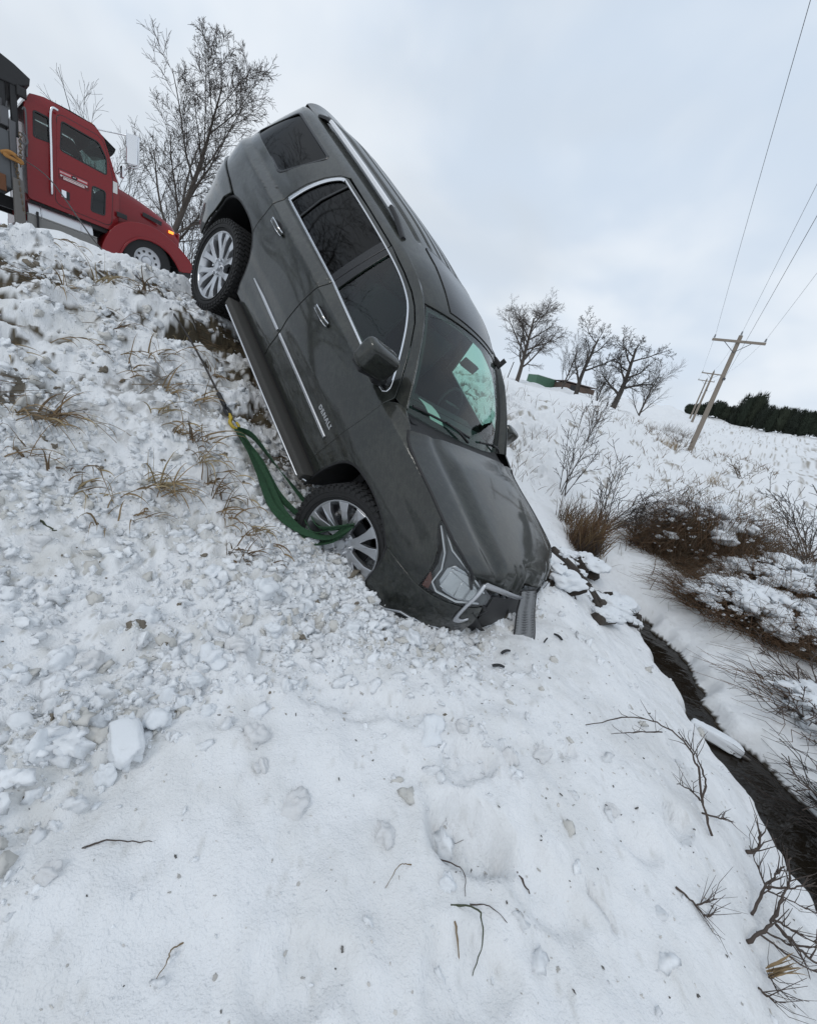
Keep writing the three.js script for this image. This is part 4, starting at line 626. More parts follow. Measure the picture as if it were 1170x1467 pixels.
  // front wheels and rear duals
  const tp = [[0.29, -0.13], [0.40, -0.14], [0.49, -0.135], [0.52, -0.11], [0.52, 0.11], [0.49, 0.135], [0.40, 0.14], [0.29, 0.13]].map(([r, z]) => new THREE.Vector2(r, z));
  const tg = new THREE.LatheGeometry(tp, 48).rotateX(Math.PI / 2), rg = merge([new THREE.LatheGeometry([[0.29, 0.12], [0.275, 0.13], [0.26, 0.08], [0.15, 0.02], [0.10, 0.05], [0.09, 0.10], [0, 0.10]].map(([r, z]) => new THREE.Vector2(r, z)), 40).rotateX(Math.PI / 2)]);
  for (const [x, z, s] of [[0, 0.95, 1], [0, -0.95, -1], [-4.4, 0.95, 1], [-4.4, -0.95, -1], [-4.4, 0.62, 1], [-4.4, -0.62, -1]]) {
    const w = thing0('wheel', truck); w.position.set(x, 0.52, z); if (s < 0) w.rotation.y = Math.PI;
    part('tyre', tg, M.rubber, w); const r = part('rim', rg, M.alloy, w); for (let i = 0; i < 10; i++) { const a = i / 10 * Math.PI * 2; part('hand_hole', new THREE.CircleGeometry(0.03, 10).translate(0.205 * Math.cos(a), 0.205 * Math.sin(a), 0.066), M.black, r); }
  }
  part('chassis', [box(7.4, 0.22, 0.12, -2.6, 0.78, 0.4), box(7.4, 0.22, 0.12, -2.6, 0.78, -0.4), box(0.3, 0.16, 2.2, 0.85, 0.55, 0), box(0.8, 0.5, 0.8, 0.1, 0.85, 0), box(0.2, 0.2, 1.9, 0, 0.52, 0), box(0.2, 0.2, 1.9, -4.4, 0.52, 0)], M.black, truck);
  // wrecker body: mast with a hooded work lamp head, side boxes, chains on hooks
  part('bed_box', [box(3.6, 0.95, 2.2, -4.15, 1.42, 0, 0.03)], std(0.10, 0.105, 0.11, 0.5, 0.4), truck);
  part('bed_corner_post', [box(0.10, 1.0, 0.12, -2.32, 1.58, 1.08, 0.02)], M.steel, truck); part('bed_skirt', box(0.5, 0.28, 0.06, -2.7, 1.0, 1.12, 0.02), M.rust, truck);
  part('mast', [box(0.26, 1.2, 0.34, -2.50, 2.3, 0.86, 0.03), box(0.10, 0.85, 0.10, -2.27, 2.3, 1.0, 0.02), box(0.26, 1.2, 0.34, -2.50, 2.3, -0.86, 0.03), box(0.24, 0.22, 2.0, -2.5, 2.45, 0, 0.03)], M.black, truck);
  part('mast_head', [new THREE.ExtrudeGeometry((() => { const h = new THREE.Shape(); h.moveTo(-0.50, 0.16); h.lineTo(-0.30, 0.16); h.lineTo(0.10, 0.05); h.lineTo(0.30, -0.04); h.lineTo(0.29, -0.13); h.lineTo(0.12, -0.24); h.lineTo(-0.5, -0.30); return h; })(), { depth: 2.1, bevelEnabled: true, bevelSize: 0.02, bevelThickness: 0.02, bevelSegments: 2 }).translate(-2.35, 2.93, -1.05)], M.black, truck);
  part('work_lamp', box(0.14, 0.16, 0.12, -2.16, 2.62, 1.05, 0.03), M.plastic, truck);
  part('hand_rail', [tube(curve([[-2.16, 2.35, 1.06], [-2.13, 2.40, 1.08], [-2.12, 1.9, 1.09], [-2.13, 1.6, 1.08]], 16), 0.016, 0.016, 6)], M.steel, truck);
  part('control_levers', [box(0.12, 0.3, 0.25, -2.42, 2.1, 1.0, 0.02), tube([[-2.4, 2.2, 1.1], [-2.38, 2.34, 1.16]], 0.012, 0.012, 5), tube([[-2.46, 2.2, 1.1], [-2.46, 2.34, 1.16]], 0.012, 0.012, 5)], M.steel, truck);
  for (const [x0, y0, x1, y1] of [[-2.22, 1.9, -2.24, 1.35], [-2.30, 1.35, -2.22, 0.55]]) {
    const ch = [], n = Math.round(Math.hypot(x1 - x0, y1 - y0) / 0.055); for (let i = 0; i < n; i++) { const g = new THREE.TorusGeometry(0.03, 0.010, 5, 12).scale(0.75, 1.25, 1); if (i % 2) g.rotateY(Math.PI / 2); ch.push(g.translate(mix(x0, x1, i / n), mix(y0, y1, i / n), 1.17)); }
    part('chain', ch, std(0.16, 0.12, 0.08, 0.6, 0.7), truck).userData.kind = 'stuff';
  }
  part('chain_hook', [tube(curve([[-2.2, 1.95, 1.17], [-2.14, 1.9, 1.18], [-2.13, 1.82, 1.18], [-2.18, 1.77, 1.18], [-2.24, 1.80, 1.18]], 20), 0.022, 0.015, 7)], M.steel, truck);
  part('rope_bundle', [tube(curve([[-2.5, 1.48, 1.16], [-2.4, 1.53, 1.22], [-2.3, 1.50, 1.24], [-2.22, 1.44, 1.2], [-2.34, 1.44, 1.22], [-2.46, 1.46, 1.2], [-2.36, 1.52, 1.2]], 50), 0.035, 0.03, 7)], std(0.35, 0.17, 0.05, 0.9), truck);
  part('outrigger_leg', [box(0.16, 1.1, 0.12, -2.28, 0.6, 1.12, 0.02).translate(0, 0, 0), box(0.34, 0.05, 0.3, -2.24, 0.05, 1.14, 0.02)], std(0.16, 0.15, 0.14, 0.8, 0.3), truck);
  part('mud_flap', box(0.03, 0.5, 0.4, -2.02, 0.45, 1.0), M.rubber, truck);
}
// ---------------------------------------------------------------- bare trees
const bark = (r, g, b) => new THREE.MeshStandardMaterial({ color: lin(r, g, b), roughness: 0.95, side: THREE.DoubleSide, bumpMap: barkTex, bumpScale: 0.02 });
const barkTex = tex(128, 128, (u, v) => { const n = 0.6 * tn(u, v * 0.3 % 1, 16, 1) + 0.4 * tn(u, v, 40, 2); return [n, n, n]; });
M.bark = bark(0.085, 0.072, 0.062); M.barkDark = bark(0.065, 0.057, 0.05); M.twig = bark(0.085, 0.068, 0.057); M.weed = std(0.105, 0.075, 0.048, 0.95); M.straw = std(0.30, 0.215, 0.115, 0.95); M.brown = std(0.13, 0.075, 0.04, 0.95);
// spec: n = children per level, a = branch angle, l = length ratio, droop = pull towards up (positive) per step
function growTree(R, p0, d0, len, rad, o) {
  const out = o.levels.map(() => []), rnd = (a, b) => a + R() * (b - a);
  const walk = (p, d, len, rad, lv) => {
    const L = o.levels[lv], st = L.st, pts = [p.clone()]; let q = p.clone(), v = d.clone();
    for (let i = 0; i < st; i++) { v.add(V(rnd(-1, 1), rnd(-1, 1), rnd(-1, 1)).multiplyScalar(L.wob)).add(V(0, L.up || 0, 0)).normalize(); q = q.clone().addScaledVector(v, len / st); pts.push(q); }
    out[lv].push(tube(pts, rad, Math.max(rad * (L.taper ?? 0.3), o.min), [8, 6, 4, 3, 3][lv], false));
    if (lv + 1 >= o.levels.length) return;
    const N = o.levels[lv + 1], n = Math.round(N.n * rnd(0.8, 1.25)); let ph = R() * 6.28;
    for (let k = 0; k < n; k++) {
      const u = mix(L.from ?? 0.25, 1, (k + R() * 0.9) / n), f = Math.min(u * st, st - 1e-3), i = Math.floor(f), c = pts[i].clone().lerp(pts[i + 1], f - i), t = pts[i + 1].clone().sub(pts[i]).normalize();
      ph += 2.4 + rnd(-0.5, 0.5); const e = Math.abs(t.y) < 0.9 ? V(0, 1, 0) : V(1, 0, 0), a = t.clone().cross(e).normalize(), b = t.clone().cross(a), ang = N.a * rnd(0.7, 1.3);
      const dir = t.clone().multiplyScalar(Math.cos(ang)).addScaledVector(a, Math.sin(ang) * Math.cos(ph)).addScaledVector(b, Math.sin(ang) * Math.sin(ph));
      walk(c, dir, len * N.l * rnd(0.65, 1.2) * (1 - 0.45 * u * (lv === 0 ? 1 : 0.7)), Math.max(o.min, mix(rad, rad * (L.taper ?? 0.3), u) * N.r), lv + 1);
    }
  };
  walk(p0, d0, len, rad, 0); return out;
}
function tree(name, label, group, pos, seed, height, rad, o, mats = [M.bark, M.twig], lean = [0, 1, 0]) {
  const g = thing(name, label, 'tree', pos.toArray(), group), out = growTree(rng(seed), V(0, -0.3, 0), V(...lean).normalize(), height, rad, o);
  part('trunk', out[0], mats[0], g); part('limbs', merge(out[1]), mats[0], g).userData.kind = 'stuff'; part('crown', merge(out.slice(2).flat()), mats[1], g).userData.kind = 'stuff'; return g;
}
const broad = (n1, n2, n3, n4, up = 0.03) => ({ min: 0.008, levels: [{ st: 9, wob: 0.07, taper: 0.22, from: 0.22 }, { n: n1, st: 7, a: 0.75, l: 0.62, r: 0.55, wob: 0.13, up: up, from: 0.2 }, { n: n2, st: 5, a: 0.7, l: 0.5, r: 0.5, wob: 0.16, up: up, from: 0.15 }, { n: n3, st: 4, a: 0.7, l: 0.5, r: 0.5, wob: 0.2, up: up * 0.5 }, { n: n4, st: 3, a: 0.6, l: 0.55, r: 0.6, wob: 0.22 }] });
const P3 = (s, t) => W3(s, t, groundH(s, t, false));
tree('bare_tree', 'tall leaning bare tree behind the red truck', undefined, P3(7.2, -24.1), 11, 9.8, 0.19, { min: 0.0055, levels: [{ st: 10, wob: 0.05, taper: 0.12, from: 0.30, up: 0.035 }, { n: 16, st: 8, a: 0.6, l: 0.42, r: 0.5, wob: 0.11, up: 0.07, from: 0.15 }, { n: 9, st: 5, a: 0.65, l: 0.48, r: 0.5, wob: 0.16, up: 0.03, from: 0.1 }, { n: 10, st: 4, a: 0.65, l: 0.5, r: 0.55, wob: 0.2, up: 0.02 }, { n: 6, st: 3, a: 0.6, l: 0.6, r: 0.7, wob: 0.22 }] }, [M.bark, M.twig], [0.74, 1, 0.11]);
const bushy = { min: 0.005, levels: [{ st: 6, wob: 0.1, taper: 0.2, from: 0.05 }, { n: 16, st: 6, a: 0.6, l: 0.72, r: 0.5, wob: 0.12, up: 0.04 }, { n: 9, st: 4, a: 0.55, l: 0.5, r: 0.5, wob: 0.15, up: 0.04 }, { n: 7, st: 3, a: 0.5, l: 0.55, r: 0.6, wob: 0.18 }] };
tree('bare_thicket_tree', 'twiggy young bare tree between the truck mirror and the leaning tree', undefined, P3(7.3, -24.5), 23, 5.6, 0.07, bushy);
tree('bare_thicket_tree', 'low twiggy bare tree beyond the truck hood, under the leaning tree', undefined, P3(9.2, -23.2), 29, 4.6, 0.07, bushy);
tree('bare_thicket_tree', 'thin bare tree top rising beyond the truck cab roof', undefined, P3(6.2, -25.5), 37, 5.4, 0.04, { ...bushy, levels: [bushy.levels[0], { ...bushy.levels[1], n: 7 }, { ...bushy.levels[2], n: 5 }, { ...bushy.levels[3], n: 4 }] });
tree('bare_tree', 'rounded bare tree on the skyline just past the car windshield', undefined, P3(40.3, -19.7), 43, 6.6, 0.24, { min: 0.008, levels: [{ st: 8, wob: 0.06, taper: 0.35, from: 0.25 }, { n: 14, st: 7, a: 0.95, l: 0.75, r: 0.55, wob: 0.11, up: 0.05, from: 0.15 }, { n: 10, st: 5, a: 0.7, l: 0.5, r: 0.5, wob: 0.15, up: 0.03, from: 0.1 }, { n: 8, st: 4, a: 0.65, l: 0.5, r: 0.5, wob: 0.2 }, { n: 5, st: 3, a: 0.6, l: 0.55, r: 0.6, wob: 0.22 }] });
tree('bare_oak_tree', 'gnarled dark bare oak with open crown beside the brown shed', undefined, P3(39.6, -13.0), 53, 6.0, 0.25, { min: 0.010, levels: [{ st: 8, wob: 0.10, taper: 0.3, from: 0.3 }, { n: 8, st: 8, a: 0.8, l: 0.62, r: 0.6, wob: 0.25, up: 0.05, from: 0.2 }, { n: 9, st: 6, a: 0.8, l: 0.48, r: 0.5, wob: 0.24, up: 0.03 }, { n: 8, st: 4, a: 0.75, l: 0.45, r: 0.55, wob: 0.25 }, { n: 4, st: 2, a: 0.7, l: 0.5, r: 0.6, wob: 0.3 }] }, [M.barkDark, M.barkDark]);
tree('bare_oak_tree', 'broad dark bare oak leaning over the road crest', undefined, P3(38.8, -9.4), 59, 5.4, 0.28, { min: 0.010, levels: [{ st: 8, wob: 0.1, taper: 0.3, from: 0.25 }, { n: 10, st: 8, a: 0.9, l: 0.72, r: 0.55, wob: 0.2, up: 0.02, from: 0.2 }, { n: 10, st: 6, a: 0.8, l: 0.48, r: 0.5, wob: 0.22, up: 0.02 }, { n: 8, st: 4, a: 0.8, l: 0.45, r: 0.55, wob: 0.25 }, { n: 4, st: 2, a: 0.7, l: 0.5, r: 0.7, wob: 0.3 }] }, [M.barkDark, M.barkDark], [0.2, 1, 0]);
tree('bare_thicket_tree', 'low rounded bare bush at the right foot of the broad oak', undefined, P3(41.2, -7.6), 61, 4.0, 0.10, bushy);
tree('bare_thicket_tree', 'hazy low bare bush between the rounded tree and the gnarled oak', undefined, P3(44.5, -16.4), 67, 4.6, 0.10, bushy);
tree('bare_thicket_tree', 'small bare bush between the two dark oaks', undefined, P3(40.2, -11.3), 71, 3.6, 0.08, bushy);
tree('bare_tree', 'pale distant bare tree above the evergreen hedge', undefined, W3(134, -2.3, 12.6), 73, 6.5, 0.2, broad(10, 7, 5, 3));

// outside the frame: the roadside tree whose branches the side windows mirror
tree('roadside_tree', 'tall bare roadside tree mirrored in the side windows of the car', undefined, P3(-9, -15), 83, 15, 0.3, broad(14, 9, 7, 4));
// ---------------------------------------------------------------- utility line
const poleWood = new THREE.MeshStandardMaterial({ color: lin(0.24, 0.205, 0.17), roughness: 0.95, bumpMap: barkTex, bumpScale: 0.01 });
const poleTops = [];
for (const [s, t, H, label] of [[30, -2.08, 7.15, 'weathered wooden utility pole with a crossarm, rising from the ditch snow'], [66, -5.7, 6.6, 'distant utility pole with a crossarm, second along the line'], [90, -8.3, 7.6, 'farthest small utility pole of the line beyond the crossarm poles']]) {
  const p = P3(s, t), g = thing('utility_pole', label, 'utility pole', p.toArray(), undefined);
  part('pole', tube([[0, -0.5, 0], [0, H * 0.5, 0], [0, H, 0]], 0.15, 0.10, 12), poleWood, g);
  const arm = part('crossarm', box(2.5, 0.13, 0.10, 0, H - 0.35, 0.14, 0.01), poleWood, g); arm.rotation.y = -AZ * 1.0; 
  const A = (k, y) => V(k, y, 0.14).applyAxisAngle(V(0, 1, 0), -AZ);
  for (const k of [-1, 1]) part('brace', tube([A(k * 0.62, H - 0.42), A(0, H - 0.95)], 0.018, 0.018, 5), M.steel, g);
  const tops = [];
  for (const [k, y] of [[-1.18, H - 0.22], [0, H + 0.05], [1.18, H - 0.22]]) { const q = A(k, y); part('insulator', new THREE.CylinderGeometry(0.035, 0.05, 0.17, 10).translate(q.x, q.y + 0.05, q.z), std(0.2, 0.21, 0.22, 0.3), g); tops.push(q.clone().add(p).add(V(0, 0.14, 0))); }
  const q = A(0.12, H - 2.4); part('bracket', box(0.10, 0.14, 0.12, q.x, q.y, q.z, 0.02), M.steel, g); tops.push(q.clone().add(p));
  poleTops.push(tops);
}
{ // the wires run on over the camera's right to the next pole behind it
  const next = [[-1.18, 0], [0, 0.3], [1.18, 0], [0.1, -2.0]].map(([k, y]) => W3(-22, 2.1 + k, 10.3 + y));
  const lines = [next, ...poleTops];
  for (let w = 0; w < 4; w++) for (let i = 0; i < 3; i++) { const a = lines[i][w], b = lines[i + 1][w], L = a.distanceTo(b), sag = L * 0.012, pts = Array.from({ length: 25 }, (_, k) => a.clone().lerp(b, k / 24).add(V(0, -4 * sag * (k / 24) * (1 - k / 24), 0))); if (w === 3 && i > 1) continue;
    tag(part('overhead_wire', tube(pts, 0.005, 0.005, 4, false), M.black), ['wire on the road end of the crossarm', 'wire on the pole top', 'wire on the field end of the crossarm', 'low wire under the crossarm'][w] + ', ' + ['passing overhead to weathered pole', 'between weathered and second pole', 'between second and farthest pole'][i], 'wire', undefined); }
}
// ---------------------------------------------------------------- evergreen hedge on the skyline: separate cedars with shaggy sides
{
  const R = rng(91), mats = [std(0.016, 0.024, 0.014, 0.95), std(0.021, 0.028, 0.016, 0.95), std(0.013, 0.019, 0.012, 0.95)];
  const cedar = (seed) => { const Q = rng(seed), gs = []; const core = lump(seed, 3, 0.22, 2.6); core.scale(0.82, 0.94, 0.82); gs.push(core.toNonIndexed());
    const pos = []; for (let i = 0; i < 1500; i++) { const a = Q() * 6.283, h = Q() * 2 - 1, r = Math.sqrt(1 - h * h * 0.8) * (0.82 + 0.2 * Q()), x = Math.cos(a) * r, z = Math.sin(a) * r, l = 0.14 + 0.26 * Q() * Q(), b = Q() * 6.283; pos.push(x, h, z, x + Math.cos(a) * l * 0.6 + Math.cos(b) * 0.03, h + l, z + Math.sin(a) * l * 0.6, x + Math.sin(b) * 0.06, h + l * 0.25, z - Math.cos(b) * 0.06); }
    const f = new THREE.BufferGeometry(); f.setAttribute('position', new THREE.Float32BufferAttribute(pos, 3)); f.computeVertexNormals(); gs.push(f); return merge(gs.map((g) => { g.deleteAttribute('uv'); return g; })); };
  const geos = [cedar(3), cedar(5), cedar(7)];
  let k = 0; for (let t = -10.5; t < 46; t += 1.55, k++) {
    const s = 109 + vn(t * 0.3, 3, 5) * 1.5, H = (k < 7 ? mix(1.6, 4.2, k / 7) : 4.0) + R() * 0.9, tall = k === 6 || k === 7 ? 1.45 : 1, g = thing('evergreen_tree', tall > 1 ? 'tall dark evergreen standing above the hedge row behind the utility poles' : 'dark evergreen in the trimmed hedge row along the skyline', 'tree', W3(s, t, groundH(s, t, false) + 0.1).toArray(), tall > 1 ? 'tall evergreens of the hedge row' : 'evergreens of the hedge row');
    const c = part('crown', geos[k % 3], mats[k % 3], g); c.scale.set(1.35 + R() * 0.3, H * tall / 2, 1.3 + R() * 0.3); c.position.y = H * tall / 2; c.rotation.y = R() * 6;
    part('trunk', tube([[0, -0.3, 0], [0, 1, 0]], 0.1, 0.08, 6), M.bark, g);
  }
}
// ---------------------------------------------------------------- shed, green container and post by the skyline trees
{
  const p = W3(54.8, -23.2, groundH(54.8, -23.2, false)), g = thing('shipping_container', 'small green metal container on the skyline among bare trees', 'container', p.toArray()); g.rotation.y = 0.45;
  const gm = std(0.07, 0.15, 0.10, 0.7), ribs = [];
  part('body', box(3.4, 1.5, 2.0, 0, 1.15, 0, 0.03), gm, g); for (let i = 0; i < 11; i++) part('rib', box(0.08, 1.4, 0.05, -1.55 + i * 0.31, 1.15, 1.01, 0.01), gm, g); part('roof_snow', box(3.4, 0.08, 2.0, 0, 1.94, 0, 0.03), std(0.8, 0.82, 0.85, 0.9), g);
  const q = W3(56.5, -19.2, groundH(56.5, -19.2, false)), h = thing('shed', 'long low brown shed behind the skyline oaks', 'shed', q.toArray()); h.rotation.y = 0.2;
  const w = std(0.10, 0.07, 0.055, 0.9); part('wall', box(4.6, 1.1, 2.6, 0, 0.5, 0, 0.02), w, h); part('roof', [box(4.9, 0.08, 1.6, 0, 1.25, 0.7, 0.02).rotateX(0), box(4.9, 0.08, 1.6, 0, 1.25, -0.7, 0.02)], std(0.16, 0.13, 0.12, 0.9), h); part('door', box(0.9, 0.9, 0.04, -0.8, 0.5, 1.31, 0.01), M.black, h);
  const pp = P3(35.4, -18.4), f = thing('leaning_post', 'thin leaning post at the foot of the rounded skyline tree', 'post', pp.toArray()); part('stake', tube([[0, -0.2, 0], [0.25, 2.1, 0]], 0.045, 0.04, 8), M.barkDark, f); part('stake_cap', new THREE.CylinderGeometry(0.055, 0.055, 0.05, 8).translate(0.255, 2.12, 0), M.steel, f); part('sign_block', box(0.28, 0.22, 0.18, -0.15, 0.25, 0, 0.03), M.barkDark, f);
}
// ---------------------------------------------------------------- recovery gear
const Gp = (s, t, up = 0) => G3(s, t, up);
{
  const wire = std(0.05, 0.045, 0.042, 0.6, 0.6);
  const pts = curve([W3(1.75, -12.42, 4.78), W3(1.62, -9.0, 3.98), Gp(1.53, -6.1, 0.06), Gp(1.53, -5.35, 0.03), Gp(1.48, -4.74, 0.03), Gp(1.48, -4.3, 0.04), Gp(1.49, -3.56, 0.07), Gp(1.545, -3.06, 0.08)], 60);
  const c = thing('winch_cable', 'thin steel winch cable running down the bank from the truck to the strap', 'cable'); part('wire_rope', tube(pts, 0.008, 0.008, 6), wire, c);
  const e = pts[pts.length - 1], d = e.clone().sub(pts[pts.length - 4]).normalize();
  part('ferrule', tube([e.clone().addScaledVector(d, -0.14), e.clone().addScaledVector(d, -0.02)], 0.017, 0.017, 8), M.black, c);
  const h = thing('tow_hook', 'black and yellow tow hook joining the cable to the green strap', 'hook');
  const at = (k, u = 0) => e.clone().addScaledVector(d, k).add(V(0, u, 0)), x = d.clone().cross(V(0, 1, 0)).normalize(), yel = std(0.42, 0.30, 0.02, 0.55);
  part('thimble', tube(curve([at(-0.02), at(0.03).addScaledVector(x, 0.022), at(0.075), at(0.03).addScaledVector(x, -0.022), at(-0.02)], 20), 0.012, 0.012, 7), M.black, h);
  part('hook_body', tube(curve([at(0.06), at(0.10), at(0.135).addScaledVector(x, 0.025), at(0.18).addScaledVector(x, 0.02), at(0.20).addScaledVector(x, -0.012), at(0.17).addScaledVector(x, -0.035), at(0.135).addScaledVector(x, -0.03)], 30), 0.016, 0.010, 8), yel, h);
  part('safety_latch', tube([at(0.10).addScaledVector(x, -0.01), at(0.15).addScaledVector(x, -0.034)], 0.007, 0.007, 6), M.steel, h);
}
function webbing(path, w, roll = 0, th = 0.005) {       // flat strap of width w following points, lying flat on the ground side
  const P = curve(path, 46), pos = [], idx = [], uv = []; let L = 0;
  P.forEach((p, i) => { const T = P[Math.min(i + 1, P.length - 1)].clone().sub(P[Math.max(0, i - 1)]).normalize(), N0 = V(0.45, 0.8, 0.35).normalize(), B = T.clone().cross(N0).normalize(), a = typeof roll === 'function' ? roll(i / (P.length - 1)) : roll, N = B.clone().cross(T), b = B.clone().multiplyScalar(Math.cos(a)).addScaledVector(N, Math.sin(a)), n = b.clone().cross(T).negate(); if (i) L += p.distanceTo(P[i - 1]);
    for (const [q, k] of [[-0.5, 1], [-0.2, 1.5], [0.2, 1.2], [0.5, 1], [0.5, -1], [-0.5, -1]]) { const v = p.clone().addScaledVector(b, q * w).addScaledVector(n, k * th / 2); pos.push(v.x, v.y, v.z); uv.push(q * w * 12, L * 12); }
    if (i) for (let k = 0; k < 6; k++) { const c = (i - 1) * 6 + k, d = (i - 1) * 6 + (k + 1) % 6; idx.push(c, d, c + 6, d, d + 6, c + 6); } });
  const g = new THREE.BufferGeometry(); g.setAttribute('position', new THREE.Float32BufferAttribute(pos, 3)); g.setAttribute('uv', new THREE.Float32BufferAttribute(uv, 2)); g.setIndex(idx); const o = g.toNonIndexed(); o.computeVertexNormals(); return o;
}
{
  const weave = tex(128, 128, (u, v) => { const n = 0.6 * tn(u, v, 32, 1) + 0.4 * tn(u, v, 7, 2), k = mix(0.75, 1.15, n); return [0.15 * k, 0.285 * k, 0.185 * k]; }, true);
  const m = new THREE.MeshStandardMaterial({ map: weave, roughness: 0.9, side: THREE.DoubleSide });
  const s = thing('recovery_strap', 'green webbing recovery strap looped from the hook to the front wheel', 'strap');
  const S = (x, y, z) => V(x, y, z), wheel = [S(-0.62, 1.20, -2.52), S(-0.47, 1.255, -2.43), S(-0.345, 1.385, -2.40), S(-0.36, 1.36, -2.47)];
  const hk = Gp(1.565, -2.89, 0.07);
  part('webbing_loop', webbing([hk, Gp(1.555, -2.78, 0.08), Gp(1.53, -2.5, 0.07), Gp(1.50, -2.18, 0.06), Gp(1.60, -2.02, 0.07), wheel[1], wheel[2], wheel[3]], 0.05, (u) => 0.5 * Math.sin(u * 9)), m, s);
  part('webbing_loop', webbing([hk, Gp(1.63, -2.82, 0.09), Gp(1.665, -2.52, 0.12), Gp(1.70, -2.28, 0.14), Gp(1.72, -2.1, 0.15), S(-0.56, 1.29, -2.47), wheel[2], wheel[3]], 0.055, (u) => 0.9 + 0.6 * Math.sin(u * 7 + 1)), m, s);
  part('webbing_loop', webbing([hk, Gp(1.58, -2.76, 0.06), Gp(1.57, -2.45, 0.05), Gp(1.55, -2.14, 0.05), Gp(1.63, -1.98, 0.05), S(-0.58, 1.17, -2.48), S(-0.46, 1.24, -2.43), wheel[2]], 0.05, (u) => -0.6 + 0.5 * Math.sin(u * 8 + 2)), m, s);
  part('webbing_loop', webbing([Gp(1.56, -2.84, 0.075), Gp(1.60, -2.6, 0.085), Gp(1.60, -2.3, 0.085), Gp(1.66, -2.08, 0.10), S(-0.60, 1.24, -2.50), S(-0.49, 1.30, -2.45), wheel[2]], 0.045, (u) => 1.2 + Math.sin(u * 6)), m, s);
}
// ---------------------------------------------------------------- pieces torn off the car
{
  const g = thing('torn_grille_panel', 'torn off mesh grille strip standing in the snow by the crushed nose', 'grille');
  const a = [Gp(2.42, -0.66, -0.03), V(0.875, EYE - 1.11, -2.47)], w0 = V(0.15, 0.01, -0.03), w1 = V(0.105, 0.02, -0.04);
  const fr = std(0.24, 0.245, 0.25, 0.4, 0.4), P = (u, v) => { const c = a[0].clone().lerp(a[1], v), w = w0.clone().lerp(w1, v); return c.addScaledVector(w, u).add(V(0.0, 0, 0.012).multiplyScalar(Math.sin(v * 9))); };
  part('backing', grid(6, 20, (u, v) => P(u, v).add(V(-0.006, 0, -0.006))), std(0.045, 0.046, 0.05, 0.5), g);
  const loop = []; for (let i = 0; i <= 20; i++) loop.push(P(0, i / 20)); for (let i = 0; i <= 6; i++) loop.push(P(i / 6, 1)); for (let i = 20; i >= 0; i--) loop.push(P(1, i / 20)); loop.push(P(0, 0)); part('frame', tube(loop, 0.005, 0.005, 5), M.plastic, g);
  const mesh = []; for (let i = 0; i < 34; i++) { const v = i / 34; for (const [u0, u1, dv] of [[0, 0.5, 0.035], [0.5, 1, -0.035], [0, 0.5, 0], [0.5, 1, 0]]) mesh.push(tube([P(u0, clamp(v)), P((u0 + u1) / 2, clamp(v + dv / 2)), P(u1, clamp(v + dv))], 0.0035, 0.0035, 4, false)); }
  part('mesh', mesh, fr, g).userData.kind = 'stuff';
  const R = rng(77); let n = 0;
  for (const [s, t, l, w, r, lab] of [[2.12, -0.62, 0.08, 0.016, 0.4, 'curved black plastic shard lying under the torn grille strip'], [2.02, -0.74, 0.13, 0.014, 1.5, 'long black plastic strip lying in the snow under the bumper corner'], [2.25, -0.82, 0.09, 0.035, 2.2, 'broad bent grey plastic shard under the crushed nose'], [2.55, -0.5, 0.05, 0.012, 0.9, 'small curled black fragment beside the foot of the torn grille strip'], [2.72, -0.42, 0.07, 0.016, 2.7, 'dark fragment sticking up from clean snow past the torn grille strip'], [1.97, -0.60, 0.08, 0.02, 0.2, 'short black plastic chip in front of the bumper']]) {
    const sh = new THREE.Shape(); sh.moveTo(0, 0); sh.quadraticCurveTo(l * 0.5, w * (1 + R()), l, w * 0.3); sh.lineTo(l * 0.95, -w * 0.2); sh.quadraticCurveTo(l * 0.5, w * 0.2, 0.01, -w * 0.6); sh.closePath();
    const o = part('plastic_shard', new THREE.ExtrudeGeometry(sh, { depth: 0.006, bevelEnabled: true, bevelSize: 0.001, bevelThickness: 0.001 }), n++ === 2 ? M.dirtyBoard : M.black); o.position.copy(Gp(s, t, 0.02)); o.rotation.set(-0.9 + R(), r, R() * 0.6); tag(o, lab, 'debris');
  }
}
{ // sheet of paper slid forward on the dashboard behind the glass
  const o = tag(part('paper_sheet', grid(6, 4, (u, v) => V(u * 0.30, 0.012 * Math.sin(u * 5) + 0.01 * v, v * 0.21)), std(0.72, 0.74, 0.70, 0.8)), 'pale paper sheet on the dashboard behind the windshield glass', 'paper');
  const m = new THREE.Matrix4().makeTranslation(-0.70, 1.205, 0.30).premultiply((suv.updateMatrixWorld(true), suv.matrixWorld)); m.decompose(o.position, o.quaternion, o.scale);
}
// ---------------------------------------------------------------- snow lumps
const chunkMat = new THREE.MeshPhysicalMaterial({ color: lin(0.74, 0.765, 0.79), roughness: 0.8, bumpMap: snowBump, bumpScale: 0.0006, side: THREE.DoubleSide, specularIntensity: 0.3 });
const chunkDirty = new THREE.MeshPhysicalMaterial({ color: lin(0.68, 0.685, 0.69), roughness: 0.9, bumpMap: snowBump, bumpScale: 0.0006, side: THREE.DoubleSide, specularIntensity: 0.3 });
const uvSph = (g) => { const p = g.attributes.position, u = new Float32Array(p.count * 2); for (let i = 0; i < p.count; i++) { u[i * 2] = p.getX(i) * 0.6 + p.getY(i) * 0.4; u[i * 2 + 1] = p.getZ(i) * 0.6 + p.getY(i) * 0.3; } g.setAttribute('uv', new THREE.BufferAttribute(u, 2)); return g; };
const squared = (q, e) => { const p = q.attributes.position, f = (v) => Math.sign(v) * Math.abs(v) ** e; for (let i = 0; i < p.count; i++) p.setXYZ(i, f(p.getX(i)), f(p.getY(i)), f(p.getZ(i))); q.computeVertexNormals(); return q; };
